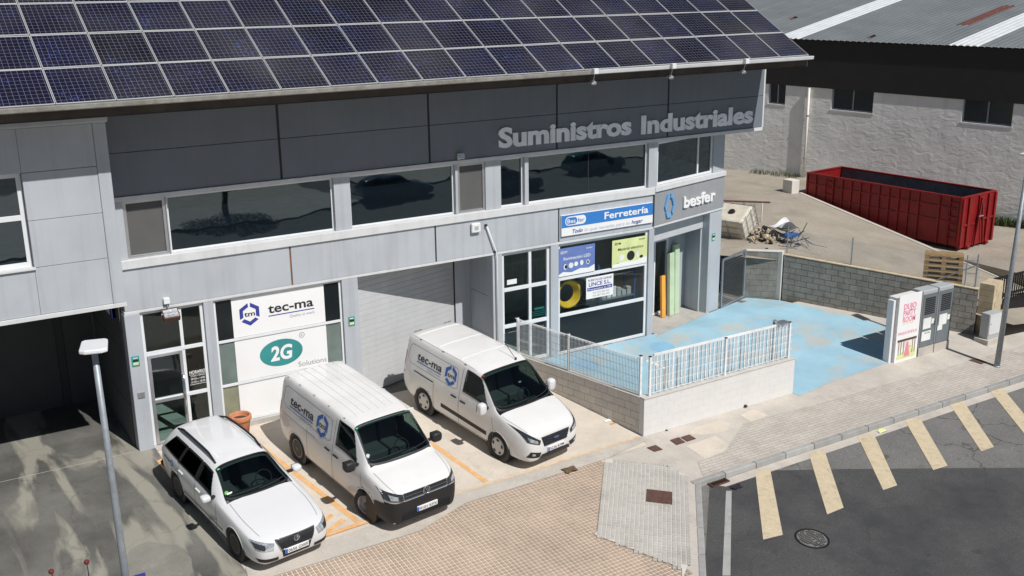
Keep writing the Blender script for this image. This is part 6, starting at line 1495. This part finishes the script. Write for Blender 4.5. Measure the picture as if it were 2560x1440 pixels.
CAR = dict(name='estate_car', L=4.774, paint='car_white', r=.325, tyre=.215, rim='alloy', wheels=(.95, 3.66), floor=.40, seat_v=2.15, seat_k=.8, seats=(-.37, .37), bulge=.56,
    zt=[(0, .60), (.02, .675), (.06, .725), (.15, .765), (.4, .83), (.8, .895), (1.2, .945), (1.46, .985), (1.65, 1.09), (1.9, 1.235), (2.12, 1.36), (2.28, 1.425), (2.6, 1.465), (3.0, 1.48), (3.6, 1.465), (4.1, 1.425), (4.38, 1.385), (4.46, 1.345), (4.58, 1.12), (4.66, .97), (4.73, .80), (4.774, .62)],
    zb=[(0, .40), (.03, .27), (.1, .22), (.5, .2), (4.2, .22), (4.6, .3), (4.72, .38), (4.774, .5)],
    hw=[(0, .46), (.02, .58), (.06, .69), (.12, .755), (.2, .80), (.45, .865), (.9, .90), (1.5, .912), (3.2, .912), (3.9, .90), (4.4, .86), (4.6, .80), (4.7, .73), (4.774, .58)],
    wr=[(0, .40), (.1, .56), (.4, .68), (1.0, .76), (1.46, .765), (1.9, .665), (2.28, .60), (3.0, .60), (3.8, .585), (4.38, .55), (4.6, .56), (4.774, .5)],
    zl=[(0, .50), (.1, .62), (.4, .73), (1.0, .83), (1.46, .875), (2.3, .91), (3.5, .945), (4.3, .97), (4.6, .92), (4.774, .58)],
    wins=[(1.92, 2.24, 2.69, 2.69, 5.15, 6.72, 'car_glass'), (2.69, 2.69, 3.52, 3.44, 5.15, 6.72, 'tinted_car_glass'), (3.52, 3.44, 4.36, 4.12, 5.2, 6.70, 'tinted_car_glass')],
    ws=(1.44, 2.26, 7.0, .16),
    doors=[[(1.72, .30), (1.66, .55), (1.72, .86)], [(2.68, .30), (2.68, .90)], [(3.50, .93), (3.52, .72), (3.30, .42), (3.22, .30)], [(1.74, .285), (3.22, .285)]],
    handles=[(2.52, .80), (3.36, .83)], handle_m='car_white', strips=[([(1.4, .42), (3.25, .42)], 'black_plastic', .022)],
    front=front_car, mirror=(1.86, .94, .20, .135, 'car_white'), tail=(.72, .92), extra=extra_car)
# ------------------------------------------------------------------ van with the black bumper
def front_van_a(B, T, fp, rb):
    for i, (z0, z1, w0, w1) in enumerate(((.23, .77, .90, .955),)):
        b_ = fp('bumper', [(-w0, z0), (w0, z0), (w1, z1), (-w1, z1)], 'black_plastic', .022, 30, 8)
    for s in (-1, 1):
        mb = MB(); mb.grid(lambda a, b: B.side(.10+.48*a, .24+(.53-.10*a)*b, s, .016), [i/10 for i in range(11)], [i/5 for i in range(6)]); mb.build('bumper_corner', 'black_plastic', b_, smooth=True)
    for k in range(4):
        z = .33+.05*k; mb = MB(); mb.tube([B.front(-.62+1.24*i/14, z, .030) for i in range(15)], .011, 5); mb.build('bumper_rib', 'black_steel', b_)
    g = fp('grille', [(-.55, .79), (.55, .79), (.56, .935), (-.56, .935)], 'black_plastic', .010, 14, 4)
    mb = MB(); mb.tube([B.front(-.54+1.08*i/14, .865, .018) for i in range(15)], .0065, 5); mb.tube([B.front(-.54+1.08*i/14, .797, .018) for i in range(15)], .007, 5); mb.build('grille_bar', 'chrome', g)
    for s in (-1, 1):
        h = fp('headlight', [(s*.90, .80), (s*.56, .775), (s*.57, .925), (s*.915, 1.0)], 'lamp_dark', .010, 10, 5)
        fp('headlight_lens', [(s*.82, .83), (s*.68, .81), (s*.68, .89), (s*.84, .94)], 'lamp_clear', .014, par=h)
        mb = MB(); mb.tube([B.front(s*(.56+.34*i/8), .782+.03*i/8, .016) for i in range(9)], .006, 5); mb.build('headlight_strip', 'chrome', h)
    badge_vw(B, T, .87, .085); number_plate(B, T, .50, '9101 KFX', off=.04)
    for s in (-1, 1):
        mb = MB(); Q = [B.S(v, 7.15, s, .003) for v in [.12+.05*i for i in range(15)]]
        for a, b in zip(Q, Q[1:]): mb.quad(a-Vector((.005, 0, 0)), b-Vector((.005, 0, 0)), b+Vector((.005, 0, 0)), a+Vector((.005, 0, 0)))
        mb.build('bonnet_seam', 'seam', T)
def extra_van_a(B, T, rb, wsf):
    side_logo(B, T, 4.28, 1.36, .97, 0)
    for x in (-.48, -.29, -.10, .10, .29, .48):
        mb = MB(); vs_ = [1.95+2.7*i/30 for i in range(31)]
        def top(v): 
            a, b = 7.0, 9.0
            for _ in range(22):
                m = (a+b)/2
                if abs(B.S(v, m).x) > abs(x): a = m
                else: b = m
            return Vector((x, v, B.S(v, a).z))
        mb.tube([top(v)+Vector((0, 0, .001)) for v in vs_], .008, 5); mb.build('roof_rib', 'van_white', T, smooth=True)
    for s in (-1, 1):
        for v in (2.1, 2.75, 3.4, 4.05, 4.6): mb = MB(); q = B.S(v, 7.35, s); mb.box(q.x-.015, q.y-.03, q.z-.005, q.x+.015, q.y+.03, q.z+.010); mb.build('roof_mount', 'cab_grey', T)
    q = wsf(.11, .22); mb = MB(); mb.poly([q+Vector((.045*math.cos(t*math.pi/8), -.012+.028*math.sin(t*math.pi/8), .036*math.sin(t*math.pi/8)+.003)) for t in range(16)]); mb.build('round_sticker', 'tarp', T)
    q = wsf(.07, .92); mb = MB(); mb.quad(q+Vector((-.03, -.01, .004)), q+Vector((.03, -.01, .004)), q+Vector((.03, .01, .03)), q+Vector((-.03, .01, .03))); mb.build('inspection_sticker', 'sign_grass', T)
    q = wsf(.80, .94); mb = MB(); mb.box(q.x-.2, q.y+.03, q.z-.07, q.x+.2, q.y+.06, q.z+.02); mb.build('sun_visor', 'paper', T)
VANA = dict(name='panel_van', L=4.904, paint='van_white', r=.345, tyre=.225, rim='steel', wheels=(.93, 3.93), floor=.70, seat_v=1.75, seats=(-.50, -.05, .50), cab_end=2.55, bulge=.34, h6=.70, x8=.86, rd=.07, steer=.36,
    zt=[(0, .60), (.02, .78), (.05, .93), (.12, 1.00), (.3, 1.06), (.6, 1.135), (.88, 1.20), (1.1, 1.40), (1.4, 1.665), (1.58, 1.815), (1.72, 1.885), (2.05, 1.93), (2.6, 1.955), (4.3, 1.945), (4.66, 1.925), (4.80, 1.87), (4.85, 1.6), (4.885, 1.1), (4.904, .7)],
    zb=[(0, .36), (.03, .26), (.1, .22), (.4, .22), (4.5, .25), (4.8, .35), (4.904, .5)],
    hw=[(0, .58), (.02, .68), (.06, .78), (.12, .83), (.2, .875), (.45, .93), (.9, .955), (4.0, .955), (4.5, .945), (4.75, .915), (4.85, .88), (4.904, .82)],
    wr=[(0, .52), (.1, .70), (.5, .80), (.88, .82), (1.3, .77), (1.7, .725), (2.2, .765), (4.5, .765), (4.78, .75), (4.904, .74)],
    zl=[(0, .55), (.05, .75), (.2, .92), (.5, 1.02), (.88, 1.09), (1.5, 1.13), (4.6, 1.15), (4.8, 1.1), (4.904, .6)],
    wins=[(1.30, 1.66, 2.20, 2.20, 5.15, 6.80, 'car_glass')], ws=(.90, 1.70, 7.05, .14),
    doors=[[(1.12, .35), (1.05, .7), (1.14, 1.05)], [(2.30, .30), (2.30, 1.80)], [(3.42, .30), (3.42, 1.13)], [(1.12, .32), (3.42, .32)], [(3.05, 1.03), (4.5, 1.03)], [(2.45, 1.72), (2.42, 1.24), (2.55, 1.19), (4.45, 1.22), (4.62, 1.32), (4.60, 1.66), (4.5, 1.71), (2.55, 1.71), (2.45, 1.66)]],
    handles=[(2.14, .98), (2.50, 1.00)], handle_m='black_plastic', front=front_van_a, mirror=(1.28, 1.16, .26, .235, 'black_plastic'), tail=(.80, 1.25), extra=extra_van_a)
# ------------------------------------------------------------------ van with the white bumper
def front_van_b(B, T, fp, rb):
    g = fp('grille', [(-.36, .60), (.36, .60), (.45, .85), (-.45, .85)], 'black_plastic', .012, 14, 5)
    for i in range(4):
        t = (i+.5)/4; w_ = .35+.09*t; z = .60+.25*t; mb = MB(); mb.tube([B.front(-w_+2*w_*k/12, z, .020) for k in range(13)], .014, 5); mb.build('grille_bar', 'lamp_dark', g)
    for s in (-1, 1):
        h = fp('headlight', [(s*.80, .78), (s*.50, .68), (s*.47, .78), (s*.905, 1.07)], 'lamp_dark', .012, 10, 6)
        fp('headlight_lens', [(s*.75, .79), (s*.55, .715), (s*.56, .79), (s*.77, .89)], 'lamp_clear', .016, par=h)
        f_ = fp('fog_recess', [(s*.81, .39), (s*.50, .35), (s*.45, .47), (s*.74, .54)], 'black_plastic', .008, 8, 4)
        fp('fog_light', [(s*.70, .43), (s*.62, .42), (s*.62, .47), (s*.70, .485)], 'lamp_clear', .012, par=f_)
    fp('lower_intake', [(-.52, .255), (.52, .255), (.44, .41), (-.44, .41)], 'black_plastic', .010, 12, 4)
    q = B.front(0, .755, .036); mb = MB(); mb.lathe([(0, .0), (1, 0), (1, -.4)], (0, 0, 0), (0, -1, 0), 24)
    mb.v = [(x*.072, q.y+y*.02, q.z+z*.030) for x, y, z in mb.v]; e = mb.build('emblem', 'ink_navy', T)
    mb = MB(); put_text(mb, 'Ford', lambda x, z: Vector((x, q.y-.004, q.z+z)), 0, -.012, .026, .085, .006, .3, align='C'); mb.build('emblem_script', 'chrome', e)
    mb = MB(); mb.tube([(.073*math.cos(t*math.pi/12), q.y-.001, q.z+.031*math.sin(t*math.pi/12)) for t in range(25)], .004, 5, cap=False); mb.build('emblem_ring', 'chrome', e)
    number_plate(B, T, .50, '5226 KFM', off=.03)
    for s in (-1, 1):
        mb = MB(); Q = [B.S(v, 7.1, s, .003) for v in [.22+.05*i for i in range(16)]]
        for a, b in zip(Q, Q[1:]): mb.quad(a-Vector((.005, 0, 0)), b-Vector((.005, 0, 0)), b+Vector((.005, 0, 0)), a+Vector((.005, 0, 0)))
        mb.build('bonnet_seam', 'seam', T)
def extra_van_b(B, T, rb, wsf):
    side_logo(B, T, 4.30, 1.40, .92, 0)
    for v in (2.75, 3.65, 4.55):
        mb = MB(); mb.tube([B.S(v, u, -1, .002) for u in (7.45, 7.8, 8.2, 8.6, 9)]+[B.S(v, u, 1, .002) for u in (8.6, 8.2, 7.8, 7.45)], .013, 6); mb.build('roof_bead', 'van_white', T, smooth=True)
    for s in (-1, 1):
        mb = MB(); mb.tube([B.S(2.1+2.6*i/20, 7.40, s, .001) for i in range(21)], .010, 5); mb.build('roof_bead', 'van_white', T, smooth=True)
        for v in (2.5, 3.4, 4.35): mb = MB(); q = B.S(v, 7.30, s); mb.box(q.x-.018, q.y-.035, q.z-.005, q.x+.018, q.y+.035, q.z+.012); mb.build('roof_mount', 'slate_metal', T)
    for x in (-.55, -.42, .42, .55): mb = MB(); mb.box(x-.05, 4.80, 1.90, x+.05, 4.83, 1.915); mb.build('roof_mount', 'slate_metal', T)
    mb = MB(); q = Vector((0.42, 1.98, 1.90)); mb.tube([q, q+Vector((-.02, .45, .33))], .008, 5); mb.lathe([(.03, 0), (.018, .05)], q, (0, 0, 1), 10); mb.build('aerial', 'black_plastic', T)
    q = wsf(.55, .52); mb = MB(); mb.quad(q+Vector((-.04, .03, -.02)), q+Vector((.04, .03, -.02)), q+Vector((.04, .05, .01)), q+Vector((-.04, .05, .01))); mb.build('mirror_tag', 'paper', T)
    q = wsf(.07, .93); mb = MB(); mb.quad(q+Vector((-.03, -.01, .004)), q+Vector((.03, -.01, .004)), q+Vector((.03, .01, .03)), q+Vector((-.03, .01, .03))); mb.build('inspection_sticker', 'lamp_red', T)
VANB = dict(name='panel_van', L=4.973, paint='van_white', r=.345, tyre=.225, rim='cap', wheels=(1.0, 3.93), floor=.70, seat_v=1.95, seats=(-.50, -.05, .50), cab_end=2.7, bulge=.34, h6=.70, x8=.86, rd=.07,
    zt=[(0, .60), (.02, .79), (.05, .91), (.12, .985), (.3, 1.055), (.6, 1.12), (.9, 1.175), (1.06, 1.205), (1.3, 1.40), (1.55, 1.63), (1.75, 1.80), (1.9, 1.875), (2.25, 1.93), (3.0, 1.955), (4.3, 1.945), (4.7, 1.92), (4.84, 1.86), (4.90, 1.6), (4.95, 1.05), (4.973, .7)],
    zb=[(0, .38), (.03, .28), (.1, .24), (.4, .23), (4.5, .25), (4.8, .35), (4.973, .5)],
    hw=[(0, .52), (.02, .63), (.06, .735), (.12, .80), (.2, .85), (.45, .925), (.9, .966), (4.0, .97), (4.5, .96), (4.8, .92), (4.9, .88), (4.973, .82)],
    wr=[(0, .48), (.1, .66), (.5, .82), (1.06, .90), (1.45, .83), (1.9, .76), (2.4, .785), (4.5, .76), (4.8, .74), (4.973, .72)],
    zl=[(0, .52), (.05, .70), (.2, .86), (.5, .97), (1.06, 1.08), (1.6, 1.13), (4.6, 1.17), (4.85, 1.1), (4.973, .6)],
    wins=[(1.40, 1.82, 2.40, 2.36, 5.15, 6.80, 'car_glass')], ws=(.99, 1.90, 6.95, .28),
    doors=[[(1.22, .35), (1.16, .7), (1.25, 1.02)], [(2.50, .30), (2.50, 1.80)], [(3.52, .30), (3.52, 1.10)], [(1.22, .32), (3.52, .32)], [(2.66, 1.66), (2.62, 1.24), (2.75, 1.19), (4.55, 1.22), (4.70, 1.34), (4.66, 1.66), (4.55, 1.71), (2.75, 1.71), (2.66, 1.66)]],
    handles=[(2.34, .98), (2.70, 1.00)], handle_m='black_plastic', strips=[([(3.55, 1.05), (4.35, 1.07)], 'black_plastic', .035), ([(1.42, .52), (3.2, .56)], 'black_plastic', .11)],
    front=front_van_b, mirror=(1.44, 1.17, .22, .31, 'car_white'), tail=(.85, 1.45), extra=extra_van_b)
TC, BC = vehicle(CAR, 'white estate car with black roof rails parked nearest the left glass door', (6.24, 18.56, -.149), 'car')
TA, BA = vehicle(VANA, 'white panel van with black bumper and black mirrors, parked in the middle', (9.17, 18.61, -.137), 'van')
TB, BB = vehicle(VANB, 'white panel van with white bumper parked beside the low block wall', (13.05, 19.45, -.171), 'van')
# ================================================================== LEFT LAMP POST AND SCOOTER
ly = 13.2; hp = onY(238, 862, ly); bp = onY(314, 1440, ly)
ll = thing('lamp_post', 'slim grey lamp post with a flat white lamp head at the left', 'lamp post', (hp.x+.05, ly, zg(ly)))
mb = MB(); top = onY(236, 880, ly); foot = Vector((onY(316, 1440, ly).x+.03, ly, zg(ly)+.01)); mb.tube([foot, foot.lerp(top, .74), foot.lerp(top, .76), top+Vector((0, 0, .02))], [.062, .046, .043, .038], 14); mb.build('pole', 'pole_grey', ll, smooth=True)
mb = MB(); c_ = top+Vector((0, 0, .05)); rx = Vector((.97, -.24, 0)); ry = Vector((.24, .97, 0))
pts = [(-.165, -.20), (-.10, -.24), (.10, -.24), (.165, -.20), (.155, .16), (.12, .20), (-.12, .20), (-.155, .16)]
mb.prism([c_+rx*a+ry*(b+.06)+Vector((0, 0, -.02)) for a, b in pts], (0, 0, .055)); mb.build('lamp_head', 'white_metal', ll, bevel=.015, fix=True)
mb = MB(); mb.quad(*[c_+rx*a+ry*(b+.06)+Vector((0, 0, -.026)) for a, b in ((-.11, -.18), (.11, -.18), (.11, .12), (-.11, .12))]); mb.build('lens', 'lamp_clear', ll)
bs = thing('parking_sign', 'blue sign plate on the left lamp post at the bottom edge', 'sign', foot+Vector((0, 0, 2.6)))
q = onY(312, 1438, ly); mb = MB(); mb.box(q.x-.20, ly-.09, q.z-.55, q.x+.24, ly-.07, q.z+.0); mb.build('plate', 'ink_navy', bs); mb = MB(); mb.box(q.x-.05, ly-.07, q.z-.3, q.x+.06, ly-.05, q.z-.25); mb.build('clamp', 'galvanised', bs)
# scooter at the bottom edge: mirrors, handlebar and red shield
mq = hit((128, 1429), (0, 1, 0), (0, 15.6, 0))
sy = 15.6; sx_ = mq.x+.25; sz = zg(sy)
st = thing('motor_scooter', 'red motor scooter at the bottom left edge, only its mirrors and top showing', 'scooter', (sx_, sy, sz))
hz = mq.z-sz
def sc(name, mb, m, **k): mb.build(name, m, st, **k)
for yy_ in (-.65, .62):
    mb = MB(); mb.lathe([(.13, -.05), (.22, -.05), (.235, -.02), (.235, .02), (.22, .05), (.13, .05)], (sx_, sy+yy_, sz+.235), (1, 0, 0), 24); sc('wheel', mb, 'rubber', smooth=True)
    mb = MB(); mb.lathe([(.0, .03), (.13, .045), (.13, -.045), (.0, -.03)], (sx_, sy+yy_, sz+.235), (1, 0, 0), 18); sc('rim', mb, 'alloy')
mb = MB(); mb.hexa([(sx_-.16, sy-.45, sz+.30), (sx_+.16, sy-.45, sz+.30), (sx_+.14, sy-.35, sz+.30), (sx_-.14, sy-.35, sz+.30), (sx_-.20, sy-.35, sz+.98), (sx_+.20, sy-.35, sz+.98), (sx_+.15, sy-.22, sz+1.0), (sx_-.15, sy-.22, sz+1.0)]); sc('leg_shield', mb, 'scooter_red', bevel=.05)
mb = MB(); mb.box(sx_-.14, sy-.36, sz+.26, sx_+.14, sy+.25, sz+.34); sc('footboard', mb, 'black_plastic', bevel=.03)
mb = MB(); mb.box(sx_-.17, sy+.12, sz+.34, sx_+.17, sy+.88, sz+.72); sc('rear_body', mb, 'scooter_red', bevel=.09)
mb = MB(); mb.box(sx_-.15, sy+.05, sz+.72, sx_+.15, sy+.80, sz+.82); sc('seat', mb, 'black_plastic', bevel=.045)
mb = MB(); mb.tube([(sx_-.34, sy-.18, sz+1.06), (sx_-.1, sy-.26, sz+1.04), (sx_+.1, sy-.26, sz+1.04), (sx_+.34, sy-.18, sz+1.06)], .02, 8); sc('handlebar', mb, 'black_plastic', smooth=True)
mb = MB(); mb.lathe([(0, -.07), (.08, -.05), (.10, 0), (.08, .04), (0, .05)], (sx_, sy-.36, sz+1.02), (0, -1, 0), 16); sc('headlight', mb, 'lamp_clear', smooth=True)
for s_ in (-1, 1):
    c_ = Vector((sx_+s_*.25, sy, sz+hz)); mb = MB(); mb.tube([(sx_+s_*.2, sy-.22, sz+1.05), (sx_+s_*.24, sy-.12, sz+hz-.12), tuple(c_)], .008, 6); sc('mirror_stem', mb, 'black_plastic')
    mb = MB(); mb.lathe([(0, -.015), (.032, -.01), (.042, 0), (.03, .022), (0, .03)], c_, (.1, -.9, .45), 16); sc('mirror', mb, 'scooter_dark_red', smooth=True)
sheet('far_pavement', [(-40, -24), (23, -24), (24.5, -7.6), (20.5, -6.2), (-40, -6.2)], 'pavement_concrete', .12, lambda x, y, d: (x, y, -1.97+d))
sheet('far_kerbside', [(27, -24), (80, -24), (80, -11.3), (27, -11.3)], 'pavement_concrete', .12, lambda x, y, d: (x, y, -1.97+d))
# ================================================================== ACROSS THE STREET (seen only mirrored in the upper windows)
mat('paint_navy', (.015, .035, .07), .25, coat=1, coord='obj'); mat('paint_green', (.01, .09, .07), .25, coat=1, coord='obj'); mat('paint_black', (.012, .012, .014), .25, coat=1, coord='obj')
def front_plain(B, T, fp, rb):
    for s in (-1, 1): fp('headlight', [(s*.80, .555), (s*.50, .535), (s*.46, .675), (s*.845, .735)], 'lamp_clear', .008)
    fp('grille', [(-.335, .50), (.335, .50), (.43, .715), (-.43, .715)], 'black_plastic', .008)
for nm, pm_, pose, lb in (('hatchback', 'paint_navy', (29.4, -8.2, -1.5), 'dark blue car parked across the street, mirrored in the upper window'), ('hatchback', 'paint_green', (44.6, -8.9, -1.5), 'dark green car parked across the street, mirrored in the long upper window'), ('hatchback', 'paint_black', (36.2, -6.4, -1.5), 'black car parked furthest right across the street')):
    sp2 = dict(CAR); sp2.update(name='parked_car', paint=pm_, front=front_plain, extra=lambda *a: None, handle_m=pm_); sp2['mirror'] = (1.86, .94, .20, .135, pm_); sp2.pop('strips', None)
    vehicle(sp2, lb, pose, 'car')
tr = thing('street_tree', 'leafy tree on the verge across the street, mirrored in the left upper window', 'tree', (17.0, -9.0, -1.9))
mb = MB(); mb.tube([(17, -9, -1.95), (17.05, -9, -.6), (16.95, -8.95, .6), (17.0, -9, 2.0)], [.16, .13, .11, .06], 10); mb.build('trunk', 'bark', tr, smooth=True)
mb = MB(); rr = random.Random(21)
for i in range(5200):
    while True:
        p = Vector((rr.uniform(-1, 1), rr.uniform(-1, 1), rr.uniform(-1, 1)))
        if .25 < p.length < 1: break
    p = Vector((17+p.x*2.6, -9+p.y*2.4, 1.2+p.z*1.7)); a = Vector((rr.gauss(0, 1), rr.gauss(0, 1), rr.gauss(0, 1))).normalized()*.09; b = a.orthogonal().normalized()*.05; mb.quad(p-a, p+b, p+a, p-b)
o = mb.build('crown', 'leaf_tree', tr)
for o in bpy.data.objects:
    if '_l' in o: del o['_l']
